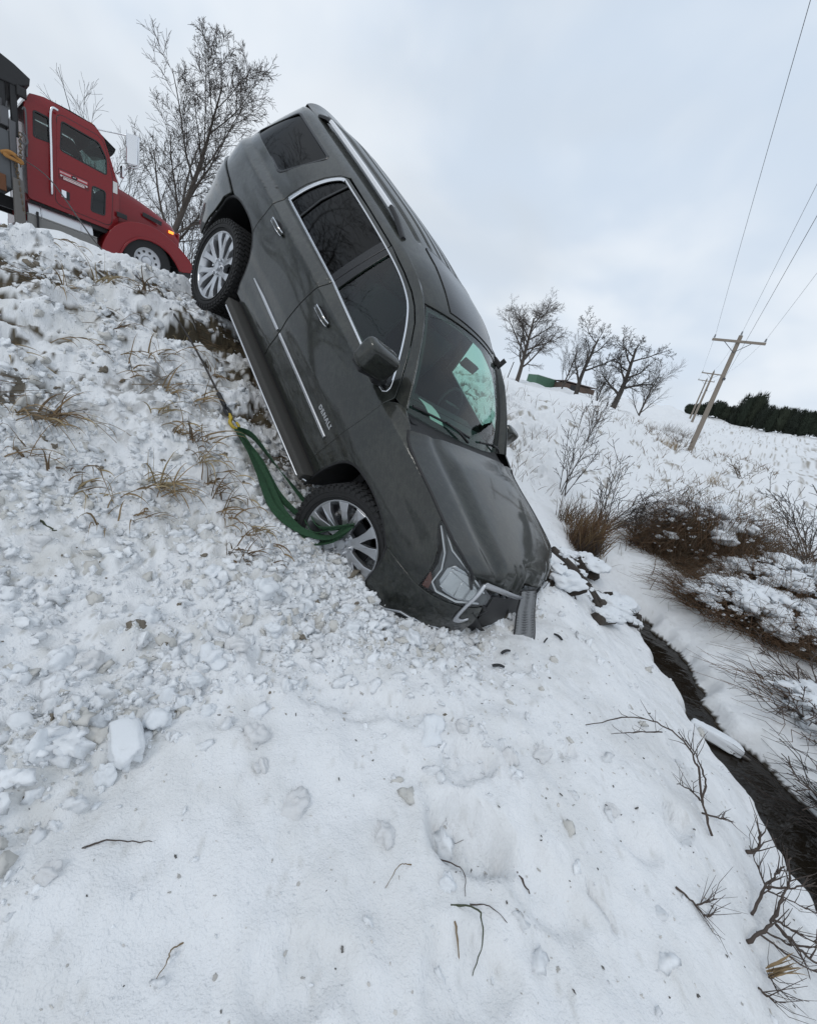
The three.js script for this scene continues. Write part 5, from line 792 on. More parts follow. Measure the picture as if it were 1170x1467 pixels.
const lumps = [1, 2, 3, 4, 5].map((k) => uvSph(lump(100 + k, 5, 0.4, 1.9)));
{
  const R = rng(5);
  const big = part('snow_block', uvSph((() => { const q = lump(140, 5, 0.30, 2.4), p = q.attributes.position, f = (v) => Math.sign(v) * Math.abs(v) ** 0.62; for (let i = 0; i < p.count; i++) p.setXYZ(i, f(p.getX(i)), f(p.getY(i)), f(p.getZ(i))); q.computeVertexNormals(); return q; })()), chunkMat); big.scale.set(0.048, 0.04, 0.082); big.position.copy(Gp(0.36, -1.17, 0.03)); big.rotation.set(0.1, 0.75, 0.1); tag(big, 'largest upright snow block, flat faced, standing among crumbs on the near bank', 'snow block');
  const bb = part('snow_block', lumps[1], chunkMat); bb.scale.set(0.04, 0.034, 0.04); bb.position.copy(Gp(0.465, -1.2, 0.02)); tag(bb, 'round white snow lump touching the largest snow block', 'snow block');
  for (const [s, t, r, d] of [[0.17, -1.26, .032, 0], [0.29, -1.12, .026, 0], [0.70, -0.95, .04, 1], [0.72, -1.36, .045, 0], [0.83, -1.35, .04, 1], [0.63, -1.29, .03, 0], [0.33, -2.29, .04, 1], [1.34, -1.52, .05, 0], [0.36, -1.57, .035, 1], [0.95, -1.08, .03, 0], [0.28, -1.63, .04, 0], [1.50, -0.25, .03, 1], [1.44, -0.47, .028, 1], [1.30, -0.54, .05, 0], [1.69, -0.17, .035, 1], [1.76, 0.16, .03, 1], [0.67, -0.85, .022, 1], [0.53, -1.31, .03, 0], [1.16, -1.18, .035, 1], [1.39, -1.20, .045, 0], [0.84, -1.49, .04, 0], [1.04, -1.39, .035, 0], [0.12, -0.92, .02, 1], [0.89, -0.42, .03, 1], [0.95, -0.19, .022, 0], [1.66, -0.97, .05, 0], [0.56, -1.23, .028, 0], [0.62, -1.15, .025, 0], [0.15, -1.63, .035, 0], [0.60, -1.73, .045, 0], [0.71, -0.68, .035, 1], [1.5, -1.35, .04, 0], [1.12, -1.62, .05, 0], [0.95, -1.85, .04, 0]]) {
    const m = part('snow_clod', lumps[Math.floor(R() * 5)], d ? chunkDirty : chunkMat); m.scale.set(r * (0.9 + R() * 0.5), r * (0.7 + R() * 0.4), r * (0.9 + R() * 0.4)); m.rotation.set(R() * 6, R() * 6, R() * 6); m.position.copy(Gp(s, t, r * 0.05));
    tag(m, d ? 'fist sized grey gritty snow clod lying on the near bank' : 'fist sized white snow clod lying on the near bank', 'snow clod', d ? 'grey snow clods on the near bank' : 'white snow clods on the near bank');
  }
  // crumbs beyond counting
  const N = 34000, g = lump(150, 2, 0.62, 2.1); const im = new THREE.InstancedMesh(g, new THREE.MeshPhysicalMaterial({ color: 0xffffff, roughness: 0.85, specularIntensity: 0.3, side: THREE.DoubleSide }), N + 1500), Q = new THREE.Quaternion(), E = new THREE.Euler(), mt = new THREE.Matrix4(), col = new THREE.Color();
  let k = 0, guard = 0; while (k < N && guard++ < 400000) {
    const s = -0.7 + R() * 5.2, t = -5.2 + R() * 6.0, [rub, up] = zones(s, t), clump = sm(-0.25, 0.35, fbm(s * 2.3, t * 2.3, 3, 161)), nose = Math.exp(-(((s - 1.75) / 0.5) ** 2) - (((t + 1.5) / 0.8) ** 2));
    const pr = clamp(rub * (0.2 + 0.8 * clump) + up * 0.35 * clump + 0.012 + nose * 0.6); if (R() > pr) continue;
    const r = 0.003 * Math.exp(Math.pow(R(), 3.3) * 2.3) * (1 + 0.25 * nose); E.set(R() * 6, R() * 6, R() * 6); mt.compose(Gp(s, t, -r * 0.05), Q.setFromEuler(E), V(r * (0.8 + R() * 0.7), r * (0.7 + R() * 0.4), r * (0.8 + R() * 0.6))); im.setMatrixAt(k, mt);
    const q = R(), w = 0.70 + 0.12 * R(); if (q < 0.86) col.setRGB(w, w * 1.025, w * 1.05); else if (q < 0.985) col.setRGB(0.58, 0.57, 0.54); else col.setRGB(0.2, 0.175, 0.14); im.setColorAt(k, col); k++;
  }
  // fine grit and droplets on the smoother snow
  for (let i = 0; i < 750; i++) { const s = -0.2 + R() * 3.2, t = -1.3 + R() * 2.4; if (creekDist(s, t)[0] < 0.1) continue; const r = 0.0016 + R() * R() * 0.0045; E.set(R() * 6, R() * 6, R() * 6); mt.compose(Gp(s, t, 0), Q.setFromEuler(E), V(r * (0.8 + R()), r * 0.7, r * (0.8 + R()))); im.setMatrixAt(k, mt); const w = R() < 0.25 ? 0.10 + 0.1 * R() : 0.42 + 0.25 * R(); col.setRGB(w, w * 0.97, w * 0.92); im.setColorAt(k, col); k++; }
  im.count = k; im.name = 'snow_crumbs'; im.castShadow = im.receiveShadow = true; im.userData = { kind: 'stuff', label: 'loose snow crumbs scattered over the churned bank', category: 'snow' }; scene.add(im); console.log('crumbs', k);
}
// ---------------------------------------------------------------- dry grass, stalks and twigs on the near bank
function blade(p, dir, len, w, bend, R) {                // one folded grass blade
  const n = 6, pos = [], idx = []; let q = p.clone(), d = dir.clone().normalize(); const side = d.clone().cross(V(R() - 0.5, R() * 0.4, R() - 0.5)).normalize();
  for (let i = 0; i <= n; i++) { const u = i / n, ww = w * (u < 0.15 ? 0.6 + u * 2.6 : 1) * (1 - u ** 2.2) + 0.0004, f = side.clone().cross(d).normalize(); for (const k of [-1, 0, 1]) { const v = q.clone().addScaledVector(side, k * ww / 2).addScaledVector(f, k ? 0.25 * ww : 0); pos.push(v.x, v.y, v.z); } q = q.clone().addScaledVector(d, len / n); d.add(V(0, -bend * (0.4 + u), 0)).add(V(R() - 0.5, R() - 0.5, R() - 0.5).multiplyScalar(0.16)).normalize(); }
  for (let i = 0; i < n; i++) for (let k = 0; k < 2; k++) { const a = i * 3 + k; idx.push(a, a + 1, a + 3, a + 1, a + 4, a + 3); }
  const g = new THREE.BufferGeometry(); g.setAttribute('position', new THREE.Float32BufferAttribute(pos, 3)); g.setIndex(idx); g.computeVertexNormals(); return g.toNonIndexed();
}
const dry = [std(0.26, 0.185, 0.10, 0.9), std(0.20, 0.135, 0.07, 0.9), std(0.14, 0.095, 0.055, 0.9), std(0.33, 0.26, 0.15, 0.9)];
{
  const R = rng(313), spots = [[0.39, -3.01, 7, .26], [0.33, -2.80, 6, .2], [0.51, -3.07, 5, .22], [0.88, -2.57, 12, .26], [0.94, -2.52, 9, .22], [0.77, -2.39, 5, .18], [1.18, -2.79, 7, .2], [1.23, -2.68, 8, .22], [1.34, -2.85, 6, .2], [1.21, -2.29, 8, .18], [1.13, -1.89, 8, .13], [0.59, -2.56, 5, .2], [0.61, -2.39, 4, .18], [0.54, -2.60, 3, .16], [0.48, -2.69, 4, .14], [1.10, -3.09, 7, .18], [1.19, -2.95, 8, .2], [1.22, -2.53, 9, .2], [1.23, -2.43, 7, .18], [1.36, -2.12, 6, .16], [1.21, -3.27, 7, .2], [0.98, -3.39, 6, .2], [0.98, -3.68, 5, .22], [1.51, -3.84, 5, .2], [1.19, -3.49, 7, .2], [0.47, -2.98, 5, .22], [1.13, -1.99, 6, .15], [0.39, -3.40, 4, .2], [1.4, -3.2, 6, .18], [1.62, -3.45, 6, .16], [1.3, -4.1, 6, .2], [1.05, -4.2, 7, .2], [0.8, -4.05, 6, .2], [1.25, -2.1, 6, .14], [1.28, -1.78, 5, .1]];
  spots.forEach(([s, t, n, L], i) => {
    const gs = []; for (let k = 0; k < n * 1.7; k++) { const a = R() * 6.28, p = Gp(s + (R() - 0.5) * 0.11, t + (R() - 0.5) * 0.06, -0.01), down = W3(0.35, 0.8, 0); gs.push(blade(p.sub(Gp(s, t)), V(Math.cos(a) * 0.55, 0.45 + R() * 0.5, Math.sin(a) * 0.55).addScaledVector(down, 0.7), L * (0.6 + R() * 1.0), 0.006 + R() * 0.007, 0.28 + R() * 0.2, R)); }
    const g = part('dry_grass_tuft', merge(gs), dry[i % 4]); g.position.copy(Gp(s, t)); tag(g, n > 7 ? 'fuller tuft of bent tan grass blades poking through the sloping snow' : 'sparse few bent dry grass blades poking through the sloping snow', 'grass', n > 7 ? 'full dry grass tufts on the bank' : 'sparse dry grass blades on the bank');
  });
  // turf streaks scraped bare: matted straw on the upper bank
  const mat = []; let c = 0; for (let i = 0; i < 60000 && c < 1500; i++) { const s = -0.3 + R() * 4, t = -5.4 + R() * 3.4, q = snowColor(s, t, 9); if (q[0] > 0.3) continue; c++; const dx = (R() - 0.5) * 0.5, L = 0.06 + R() * 0.12; mat.push(blade(Gp(s, t, 0.004), W3(0.9 * (R() > 0.5 ? 1 : -1), 0.25 + dx, (R() - 0.2) * 0.35), L, 0.003 + R() * 0.003, 0.12, R)); }
  if (mat.length) { const m = part('matted_turf', merge(mat), dry[2]); m.userData = { kind: 'stuff', label: 'matted dead turf in scraped streaks on the upper bank', category: 'grass' }; }
  console.log('turf', c);
}
// arching grass stems and loose twigs, each traced on the ground with a small lift
const twigMat = std(0.075, 0.056, 0.046, 0.9), stemMat = std(0.21, 0.15, 0.085, 0.9), greenish = std(0.055, 0.065, 0.035, 0.8);
function lay(pts, r0, r1, lift, sides = 5) { const n = pts.length - 1, R = rng(Math.round(pts[0][0] * 997 + pts[0][1] * 331 + 5000)); const P = curve(pts.map(([s, t], i) => Gp(s, t, typeof lift === 'function' ? lift(i / n) : lift)), Math.max(8, n * 6)); return tube(P.map((p, i) => i ? p.add(V(R() - 0.5, R() - 0.5, R() - 0.5).multiplyScalar(Math.min(0.012, r0 * 1.5))) : p), (u) => mix(r0, r1, u) * (0.8 + 0.4 * R()), 0, sides); }
const arch = (h) => (u) => -0.001 + h * Math.sin(u * Math.PI);
for (const [pts, r, h, m, lab] of [
  [[[0.19, -0.94], [0.24, -0.92], [0.29, -0.88], [0.34, -0.85]], .0035, .012, twigMat, 'dark twig with a small leaf lying on the near snow'],
  [[[0.32, -0.60], [0.29, -0.60], [0.27, -0.58], [0.23, -0.57]], .0028, .02, stemMat, 'forked tan grass stem lying on the near snow'],
  [[[0.39, -0.68], [0.44, -0.66]], .0022, .008, twigMat, 'tiny dark straw by itself on plain near snow'],
  [[[0.89, -0.30], [0.85, -0.32], [0.79, -0.32]], .0025, .03, stemMat, 'kinked tan grass blade standing in the near snow'],
  [[[1.00, -0.26], [1.01, -0.17], [0.97, -0.13]], .003, .015, twigMat, 'dark bent stem in the deep footprint'],
  [[[0.91, -0.15], [0.96, -0.08], [0.94, -0.04], [0.87, -0.02]], .0042, .03, greenish, 'olive green curved blade below the deep footprint'],
  [[[0.97, -0.11], [1.01, -0.06], [1.03, 0.00]], .0028, .015, twigMat, 'short dark stem crossing beside the olive green blade'],
  [[[0.89, -0.12], [0.85, -0.05]], .0045, .012, stemMat, 'straight tan blade next to the olive green blade'],
  [[[1.20, -0.04], [1.18, 0.02]], .006, .012, twigMat, 'crumpled dark leaf at the rim of the deep footprint'],
  [[[0.45, -0.45], [0.50, -0.44]], .002, .006, twigMat, 'small straight straw on smooth near snow'],
  [[[1.36, -0.28], [1.32, -0.19]], .0028, .012, stemMat, 'short brown straw above the deep footprint'],
  [[[1.04, -0.29], [1.15, -0.23]], .0025, .012, twigMat, 'thin dark straw lying across the deep footprint'],
  [[[0.64, -0.43], [0.68, -0.43]], .002, .006, twigMat, 'tiny dark chip of straw left of the kinked blade'],
  [[[1.33, 0.46], [1.37, 0.54]], .004, .01, twigMat, 'dark stick end poking out of smooth snow'],
  [[[0.42, -3.12], [0.62, -2.98], [0.8, -2.93], [0.93, -2.86]], .0035, .06, stemMat, 'long seed grass stalk arching over the slope snow'],
  [[[1.0, -3.34], [1.25, -3.30], [1.5, -3.3], [1.72, -3.28]], .0035, .07, stemMat, 'long thin straw arching across under the winch cable'],
  [[[1.02, -3.30], [1.2, -3.34], [1.45, -3.42], [1.6, -3.5]], .003, .05, stemMat, 'second thin straw arching beside the one under the winch cable'],
  [[[0.35, -2.43], [0.40, -2.34]], .009, .006, greenish, 'flat green leaf lying on the slope snow'],
  [[[0.68, -3.1], [0.70, -3.0]], .005, .02, twigMat, 'dark curled leaf on the slope snow'],
]) { const g = part('fallen_stalk', lay(pts, r * 0.75, r * 0.3, arch(h)), m); tag(g, lab, 'twig'); }
function branch(label, list, m = twigMat) {              // [points, radius, lift function]
  const g = thing('bare_branch', label, 'branch'); const R = rng(label.length * 7 + 3);
  for (const [pts, r, lf] of list) { part('limb', lay(pts, r, r * 0.35, lf, 6), m, g); const tw = []; const P = curve(pts.map(([s, t], i) => Gp(s, t, lf(i / (pts.length - 1)))), 24);
    for (let k = 0; k < 9; k++) { const i = 3 + Math.floor(R() * 19), d = P[i + 1].clone().sub(P[i]).normalize(), v = d.clone().add(V(R() - 0.5, R() * 0.7, R() - 0.5).multiplyScalar(1.6)).normalize(), L = 0.05 + R() * 0.1; part('twig', tube([P[i], P[i].clone().addScaledVector(v, L * 0.5), P[i].clone().addScaledVector(v.add(V(R() - 0.5, R() - 0.3, R() - 0.5).multiplyScalar(0.5)), L)], r * 0.4, r * 0.15, 4), m, g); } }
  return g;
}
const rise = (a, b) => (u) => 0.005 + mix(a, b, u);
branch('large forked bare branch reaching out of the snow beside the creek', [[[[2.23, 0.58], [2.29, 0.50], [2.47, 0.46], [2.56, 0.39], [2.52, 0.25], [2.35, 0.09], [2.05, -0.06]], .0065, (u) => 0.01 + 0.14 * Math.sin(u * 3)], [[[2.32, 0.51], [2.55, 0.52], [2.64, 0.44], [2.63, 0.34]], .006, rise(0.05, 0.15)], [[[2.32, 0.50], [2.27, 0.44], [2.16, 0.37]], .005, rise(0.05, 0.08)], [[[2.47, 0.26], [2.27, 0.15], [2.12, 0.05]], .004, rise(0.12, 0.05)], [[[2.27, 0.52], [2.39, 0.62], [2.48, 0.68]], .005, rise(0.03, 0.06)]]);
branch('many twigged dark branch rooted at the snow edge over the creek', [[[[1.83, 0.71], [1.96, 0.78], [2.12, 0.83], [2.30, 0.88], [2.42, 0.88]], .0075, rise(0, 0.2)], [[[2.04, 0.81], [2.12, 0.91], [2.16, 1.00]], .005, rise(0.05, 0.1)], [[[1.94, 0.77], [2.01, 0.87], [1.95, 0.84]], .004, rise(0.02, 0.08)], [[[1.9, 0.74], [1.96, 0.92], [2.05, 1.02]], .004, rise(0.02, 0.12)]]);
branch('spreading thin branch beside the many twigged one, over the creek edge', [[[[2.00, 0.74], [2.21, 0.80], [2.40, 0.88]], .007, rise(0, 0.15)], [[[2.22, 0.81], [2.4, 0.94], [2.55, 1.04]], .005, rise(0.06, 0.15)], [[[2.22, 0.80], [2.34, 0.73]], .004, rise(0.06, 0.1)], [[[2.20, 0.81], [2.34, 0.96], [2.42, 1.05]], .004, rise(0.06, 0.1)]]);
branch('short stout stub of branch at the lip of the snow bank', [[[[2.45, 0.77], [2.55, 0.83], [2.68, 0.83]], .009, rise(0, 0.08)]]);
branch('small three pronged twig lying alone on smooth snow', [[[[1.71, 0.44], [1.71, 0.51], [1.69, 0.54], [1.78, 0.58]], .004, rise(0.0, 0.01)], [[[1.71, 0.51], [1.82, 0.58]], .003, rise(0, 0.01)]]);
branch('long straight stick slanting out over the creek from the snow bank', [[[[2.03, 0.82], [2.1, 0.93], [2.17, 1.06]], .008, rise(0.05, 0.02)]]);
branch('thin curled twig near the flattened reeds at the bank foot', [[[[1.81, 0.80], [1.76, 0.77], [1.71, 0.79]], .004, rise(0.0, 0.03)], [[[1.67, 0.73], [1.68, 0.79]], .004, rise(0.0, 0.02)]]);
{ const R = rng(9), gs = []; for (let i = 0; i < 9; i++) gs.push(blade(V(R() * 0.03, 0.01, R() * 0.03), W3(0.8 + R() * 0.2, 0.5 + R() * 0.2, 0.05), 0.14 + R() * 0.06, 0.009, 0.05, R)); const g = part('flattened_reeds', merge(gs), dry[0]); g.position.copy(Gp(1.76, 0.74, 0.01)); tag(g, 'flattened tan reed leaves at the foot of the bank by the creek', 'grass'); }

// ---------------------------------------------------------------- brush, shrubs and logs along the creek
function tangle(R, w, h, d, n, r) {                      // arching stems that make a matted dome
  const gs = []; for (let i = 0; i < n; i++) { const a = R() * 6.283, q = Math.sqrt(R()), x = Math.cos(a) * q * w, z = Math.sin(a) * q * d, top = h * Math.sqrt(Math.max(0.05, 1 - q * q)) * (0.5 + 0.6 * R()), b = a + (R() - 0.5) * 2.4, L = 0.25 + R() * 0.5;
    const J = () => (R() - 0.5) * 0.16; gs.push(tube([V(x, top * 0.15 * R(), z), V(x + Math.cos(b) * L * 0.2 + J(), top * 0.55, z + Math.sin(b) * L * 0.2 + J()), V(x + Math.cos(b) * L * 0.45 + J(), top * 0.9 + J() * 0.5, z + Math.sin(b) * L * 0.45 + J()), V(x + Math.cos(b) * L * 0.75 + J(), top + J() * 0.5, z + Math.sin(b) * L * 0.75 + J()), V(x + Math.cos(b) * L * 1.05 + J(), top * (0.6 + 0.35 * R()), z + Math.sin(b) * L * 1.05 + J())], r * (0.6 + R() * 0.8), r * 0.3, 3, false)); }
  return merge(gs);
}
const snowCap = lumps;
function mound(label, s, t, w, h, d, n, caps, seed, mats = [M.brown, M.weed]) {
  const R = rng(seed), p = Gp(s, t, -0.05), g = thing('brush_mound', label, 'brush', p.toArray()); g.rotation.y = -AZ;
  const core = lump(seed + 200, 4, 0.5, 2.2); core.scale(w * 0.66, h * 0.5, d * 0.66); part('thatch', core, std(0.035, 0.024, 0.015, 1), g);
  part('stems', tangle(R, w, h, d, n * 1.5, 0.0045), mats[0], g).userData.kind = 'stuff'; part('stems', tangle(R, w * 1.08, h * 1.08, d * 1.08, n, 0.004), mats[1], g).userData.kind = 'stuff';
  for (let i = 0; i < caps; i++) { const a = R() * 6.283, q = Math.pow(R(), 0.55), x = Math.cos(a) * q * w, z = Math.sin(a) * q * d, y = h * Math.sqrt(Math.max(0.0, 1 - q * q * 0.85)) * 0.92, r = 0.04 + R() * 0.09; const c = part('snow_cap', snowCap[i % 5], chunkMat, g); c.position.set(x, y, z); c.scale.set(r * (1 + R() * 0.7), r * 0.72, r * (0.9 + R() * 0.5)); c.rotation.y = R() * 6; }
  const bits = new THREE.InstancedMesh(lumps[0], chunkMat, caps * 14), mt = new THREE.Matrix4(), Q = new THREE.Quaternion(); for (let i = 0; i < caps * 14; i++) { const a = R() * 6.283, q = Math.sqrt(R()), r = 0.008 + R() * R() * 0.035; mt.compose(V(Math.cos(a) * q * w * 1.05, h * Math.sqrt(Math.max(0, 1 - q * q * 0.9)) * (0.72 + 0.3 * R()), Math.sin(a) * q * d * 1.05), Q, V(r * (0.8 + R() * 0.6), r * 0.8, r * (0.8 + R() * 0.6))); bits.setMatrixAt(i, mt); } bits.name = 'snow_dusting'; bits.userData.kind = 'stuff'; g.add(bits);
  return g;
}
mound('tall rusty brown bramble mound with a bare top beyond the creek', 8.0, 0.2, 0.95, 1.2, 0.8, 1200, 20, 501);
mound('snow laden bramble mound to the field side of the rusty one', 7.3, 1.35, 1.05, 0.85, 0.8, 900, 75, 503);
mound('low dark bramble bank under snow patches above the creek shelf', 6.35, 0.95, 0.8, 0.5, 0.55, 600, 45, 507);
mound('small snowy bramble clump hanging over the creek bend', 4.85, 1.55, 0.5, 0.34, 0.4, 130, 26, 509, [M.brown, M.twig]);
mound('dark twiggy bramble clump at the water below the snow shelf', 3.65, 1.72, 0.42, 0.26, 0.45, 90, 12, 511, [M.twig, M.twig]);
{ // brown grass hanging over the washed out hollow next to the nose of the car
  const R = rng(521), clump = (label, s, t, w, h, n, m, up) => { const gs = []; for (let i = 0; i < n; i++) { const x = (R() - 0.5) * w * 2, z = (R() - 0.5) * w; gs.push(blade(V(x, -0.05 + R() * 0.1, z), V((R() - 0.5) * 0.9, 1, (R() - 0.5) * 0.9), h * (0.45 + R() * 0.75), 0.006 + R() * 0.006, 0.06 + R() * 0.3, R)); } const g = part('grass_clump', merge(gs), m); g.position.copy(Gp(s, t, up)); return tag(g, label, 'grass'); };
  clump('thick rusty brown grass clump beside the crushed hood', 5.9, -1.15, 0.22, 0.66, 260, M.brown, 0.0);
  clump('tan blades mixed into the rusty clump beside the crushed hood', 5.95, -1.1, 0.26, 0.6, 220, dry[1], 0.0); clump('dark matted base of the rusty clump beside the hood', 5.85, -1.12, 0.24, 0.35, 200, twigMat, 0.0);
  clump('paler tan grass at the back of the rusty clump beside the hood', 6.5, -1.4, 0.4, 0.5, 260, M.weed, 0.0);
  clump('tan grass tuft on the ditch floor near the first utility pole', 24, -2.6, 0.5, 0.6, 140, M.straw, 0.0); clump('brown grass strip below the road crest by the pole line', 31.5, -3.9, 1.3, 0.9, 240, M.weed, 0.0); clump('brown grass strip at the far pole along the ditch', 38, -3.6, 1.6, 1.1, 240, M.weed, 0.0); clump('straw coloured grass tuft in the field right of the pole', 19.5, -0.2, 0.25, 0.5, 80, M.straw, 0.0); clump('tan grass patch in the field beyond the pole base', 29, -0.4, 1.1, 0.6, 160, M.straw, 0.0);
}
const logWood = new THREE.MeshStandardMaterial({ color: lin(0.06, 0.05, 0.042), roughness: 0.95, bumpMap: barkTex, bumpScale: 0.01 });
function log(label, pts, r, snow) {
  const g = thing('fallen_log', label, 'log'), P = curve(pts.map(([s, t, u]) => Gp(s, t, u)), 16); part('wood', tube(P, r, r * 0.7, 9), logWood, g); const R = rng(Math.round(pts[0][0] * 1000));
  for (let i = 0; i < snow; i++) { const q = P[2 + Math.floor(R() * 13)], c = part('snow_cap', lumps[i % 5], chunkMat, g); c.position.copy(q).add(V(0, r * 0.9, 0)); c.scale.set(r * (1.1 + R() * 0.8), r * 0.75, r * (1 + R() * 0.5)); c.rotation.y = R() * 6; } return g;
}
log('dark crooked log slanting from the hollow by the hood towards the creek', [[4.1, -1.05, 0.16], [4.4, -0.8, 0.12], [4.75, -0.5, 0.06]], 0.035, 3);
log('snow topped log lying across the head of the creek', [[4.7, -0.55, 0.03], [5.1, -0.42, 0.06], [5.5, -0.2, 0.05]], 0.06, 12);
log('thin dark limb bridging the hollow beside the hood', [[3.9, -0.85, 0.12], [4.1, -0.6, 0.14], [4.2, -0.38, 0.05]], 0.02, 1);
log('dark hollow limb under the crushed nose, half buried in snow', [[3.3, -0.95, 0.03], [3.55, -0.8, 0.08], [3.85, -0.72, 0.02]], 0.05, 4);
log('split dark stump side with snow on top, beside the hollow', [[4.0, -0.42, 0.02], [4.35, -0.32, 0.07], [4.6, -0.36, 0.0]], 0.065, 9);
log('short dark root end at the lip of the creek head', [[5.0, -0.2, 0.05], [5.3, -0.12, 0.06], [5.6, -0.15, 0.02]], 0.04, 3);
for (const [lab, s, t, a, b, c, r] of [['dark bare earth face in the hollow under the crushed nose', 3.55, -0.88, 0.34, 0.16, 0.16, 0.5], ['dark bare earth face under the snow topped log at the creek head', 5.0, -0.5, 0.36, 0.16, 0.15, 0.3], ['dark earth under the rusty grass clump beside the hood', 5.3, -1.0, 0.4, 0.22, 0.2, 0.9]]) {
  const g = lump(Math.round(s * 100), 5, 0.6, 3.4); g.scale(a, b * 0.8, c); const o = thing('earth_bank', lab, 'earth', Gp(s, t, -0.05).toArray()), m = part('soil', g, std(0.026, 0.019, 0.013, 1), o); m.rotation.y = r; const R = rng(Math.round(s * 333));
  for (let i = 0; i < 11; i++) { const q = R() * 6.283, d = 0.35 + R() * 0.6, e = part('snow_cap', lumps[i % 5], chunkMat, o), k = 0.05 + R() * 0.07; e.position.set(Math.cos(q) * a * d, b * 0.8 * Math.sqrt(1 - d * d * 0.7) * (0.75 + R() * 0.3), Math.sin(q) * a * d * 0.6); e.scale.set(k * (1.1 + R()), k * 0.7, k * (1 + R() * 0.6)); e.rotation.y = R() * 6; }
  for (let i = 0; i < 14; i++) { const q = R() * 6.283, x = (R() - 0.5) * a * 1.6, z = (R() - 0.5) * a; part('root', tube(curve([V(x, b * 0.5, z), V(x + Math.cos(q) * 0.1, b * 0.7 + 0.05 * R(), z + Math.sin(q) * 0.1), V(x + Math.cos(q) * 0.24, b * 0.4 * R(), z + Math.sin(q) * 0.22)], 6), 0.005, 0.002, 4), M.twig, o); }
}
{ // a slab of snow topped ice dropped in the creek, and an orange-brown leaf litter patch
  const g = thing('snow_slab', 'long snow covered slab fallen into the creek bend', 'snow'), s = part('slab', uvSph(squared(lump(531, 5, 0.28, 2.6), 0.6)), chunkMat, g); s.scale.set(0.06, 0.05, 0.17); g.position.copy(W3(3.92, 0.74, WATER + 0.05)); g.rotation.y = 0.95; const b = part('underside_ice', lumps[2], std(0.12, 0.11, 0.10, 0.5), g); b.scale.set(0.055, 0.03, 0.19); b.position.y = -0.03;
}
function weed(label, s, t, seed, h, n, mat, spread = 0.5, o2 = {}) {
  const R = rng(seed), g = thing('bare_shrub', label, 'shrub', Gp(s, t, -0.03).toArray()); for (let i = 0; i < n; i++) { const a = R() * 6.283, out = growTree(R, V((R() - 0.5) * 0.2, 0, (R() - 0.5) * 0.2), V(Math.cos(a) * spread + (o2.x || 0), 1, Math.sin(a) * spread + (o2.z || 0)).normalize(), h * (0.6 + R() * 0.5), 0.010, { min: 0.0026 + s * 0.00013, levels: [{ st: 7, wob: 0.09, taper: 0.35, from: 0.2, up: o2.up ?? -0.01 }, { n: 8, st: 4, a: 0.6, l: 0.4, r: 0.55, wob: 0.14 }, { n: 4, st: 3, a: 0.6, l: 0.45, r: 0.7, wob: 0.2 }] }); part('stem', merge(out.flat()), mat, g); }
  return g;
}
weed('tall thin weed stems standing on the bank just past the hood', 8.3, -2.35, 601, 1.6, 6, M.twig, 0.28);
weed('reddish bare shrub leaning over the rusty grass clump', 6.6, -1.1, 603, 1.3, 7, M.twig, 0.4, { x: 0.35 });
weed('sparse budded shrub between the rusty grass and the bramble mound', 7.6, -0.75, 605, 1.05, 6, M.twig, 0.5, { x: 0.5 });
weed('slender weed stems on the ditch slope below the oaks', 12.5, -3.3, 607, 1.4, 5, M.twig, 0.25);
weed('dense arching shrub in the field beyond the snow laden brambles', 11.5, 2.0, 609, 1.7, 16, M.twig, 0.8, { up: -0.04 });
weed('low arching shrub in front of the dense field shrub', 9.8, 1.75, 611, 1.3, 12, M.twig, 0.9, { up: -0.05 });
weed('two broken stalks on top of the rusty bramble mound', 8.3, -0.15, 613, 1.25, 2, M.twig, 0.3);
weed('dark twiggy shrub trailing over the creek shelf', 4.7, 1.5, 615, 0.75, 9, twigMat, 0.9, { x: -0.7, up: -0.05 });
weed('black twig tangle drooping into the widening creek', 3.5, 1.75, 617, 0.7, 10, twigMat, 1.0, { x: -0.5, up: -0.06 });
weed('weed stems at the foot of the first utility pole', 26, -2.4, 619, 1.2, 5, M.weed, 0.4);
weed('scattered dead stalks along the field furrow beyond the pole', 22, 0.6, 621, 0.9, 6, M.weed, 0.8);
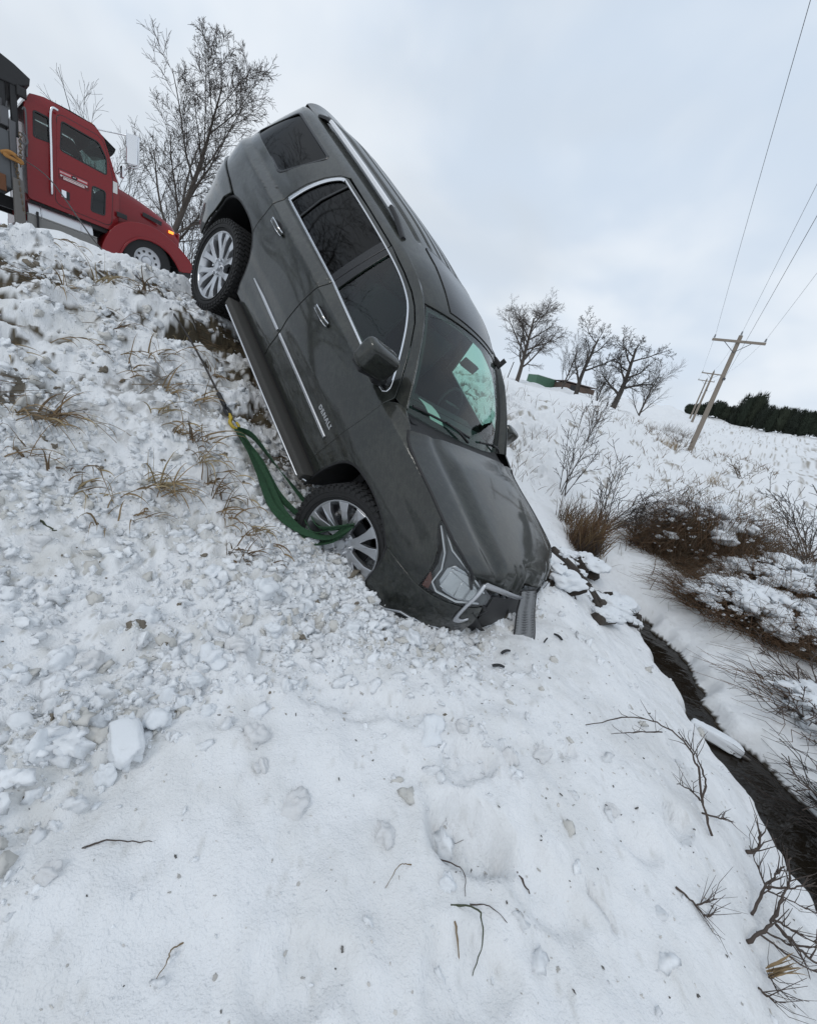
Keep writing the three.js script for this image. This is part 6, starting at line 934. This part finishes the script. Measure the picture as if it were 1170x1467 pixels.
// dead stalks poking through the far bank, beyond counting
{
  const R = rng(631), gs = []; for (let i = 0; i < 2600; i++) { const s = 6 + Math.pow(R(), 1.4) * 26, t = -5.2 + R() * 7; if (fbm(s * 0.8, t * 2, 3, 83) < 0.02 || creekDist(s, t)[0] < 0.3) continue; const L = (0.10 + R() * 0.25) * (1 + s * 0.02); gs.push(blade(Gp(s, t, -0.01), V((R() - 0.5) * 1.2, 0.8, (R() - 0.5) * 1.2), L, 0.006 + s * 0.0006, 0.15, R)); }
  const m = part('dead_stubble', merge(gs), dry[2]); m.userData = { kind: 'stuff', label: 'dead stubble poking through the snow of the far ditch', category: 'grass' };
}
// long dead grass stalks with drooping leaves along the lower bank, each its own plant
{
  const R = rng(717);
  for (const [s, t, L, a] of [[0.45, -3.05, 0.42, 0.7], [0.36, -2.95, 0.35, 1.0], [1.06, -2.98, 0.34, 0.9], [1.16, -2.72, 0.36, 1.1], [1.24, -2.6, 0.38, 1.2], [1.28, -2.42, 0.32, 1.1], [1.18, -2.2, 0.28, 1.0], [0.86, -2.62, 0.36, 1.2], [0.7, -2.5, 0.3, 0.4], [0.95, -3.5, 0.36, 0.8], [1.35, -3.55, 0.34, 0.9], [0.62, -3.6, 0.36, 0.6], [1.1, -4.45, 0.36, 0.7], [0.75, -4.6, 0.34, 0.5], [1.32, -2.0, 0.22, 1.2], [0.58, -2.7, 0.3, 1.3]]) {
    const g = thing('dead_grass_plant', 'long dead grass stalk with drooping leaves bent downhill on the bank', 'grass', Gp(s, t).toArray(), 'long dead grass stalks on the bank'), d = W3(Math.cos(a), Math.sin(a), 0);
    const P = Array.from({ length: 8 }, (_, i) => { const u = i / 7; return V(d.x * L * u, 0.10 * Math.sin(u * 2.6) - 0.16 * u * u * Math.sin(a), d.z * L * u).add(V(R() - 0.5, R() - 0.5, R() - 0.5).multiplyScalar(0.012)); });
    part('stalk', tube(P, 0.0028, 0.0014, 5), stemMat, g);
    for (let k = 0; k < 5; k++) { const p = P[1 + k], q = V(R() - 0.5, 0.2, R() - 0.5).multiplyScalar(1.4).add(d); part('leaf', blade(p, q, 0.08 + R() * 0.10, 0.007 + R() * 0.005, 0.5, R), dry[k % 4], g); }
  }
}
renderer.render(scene, camera);
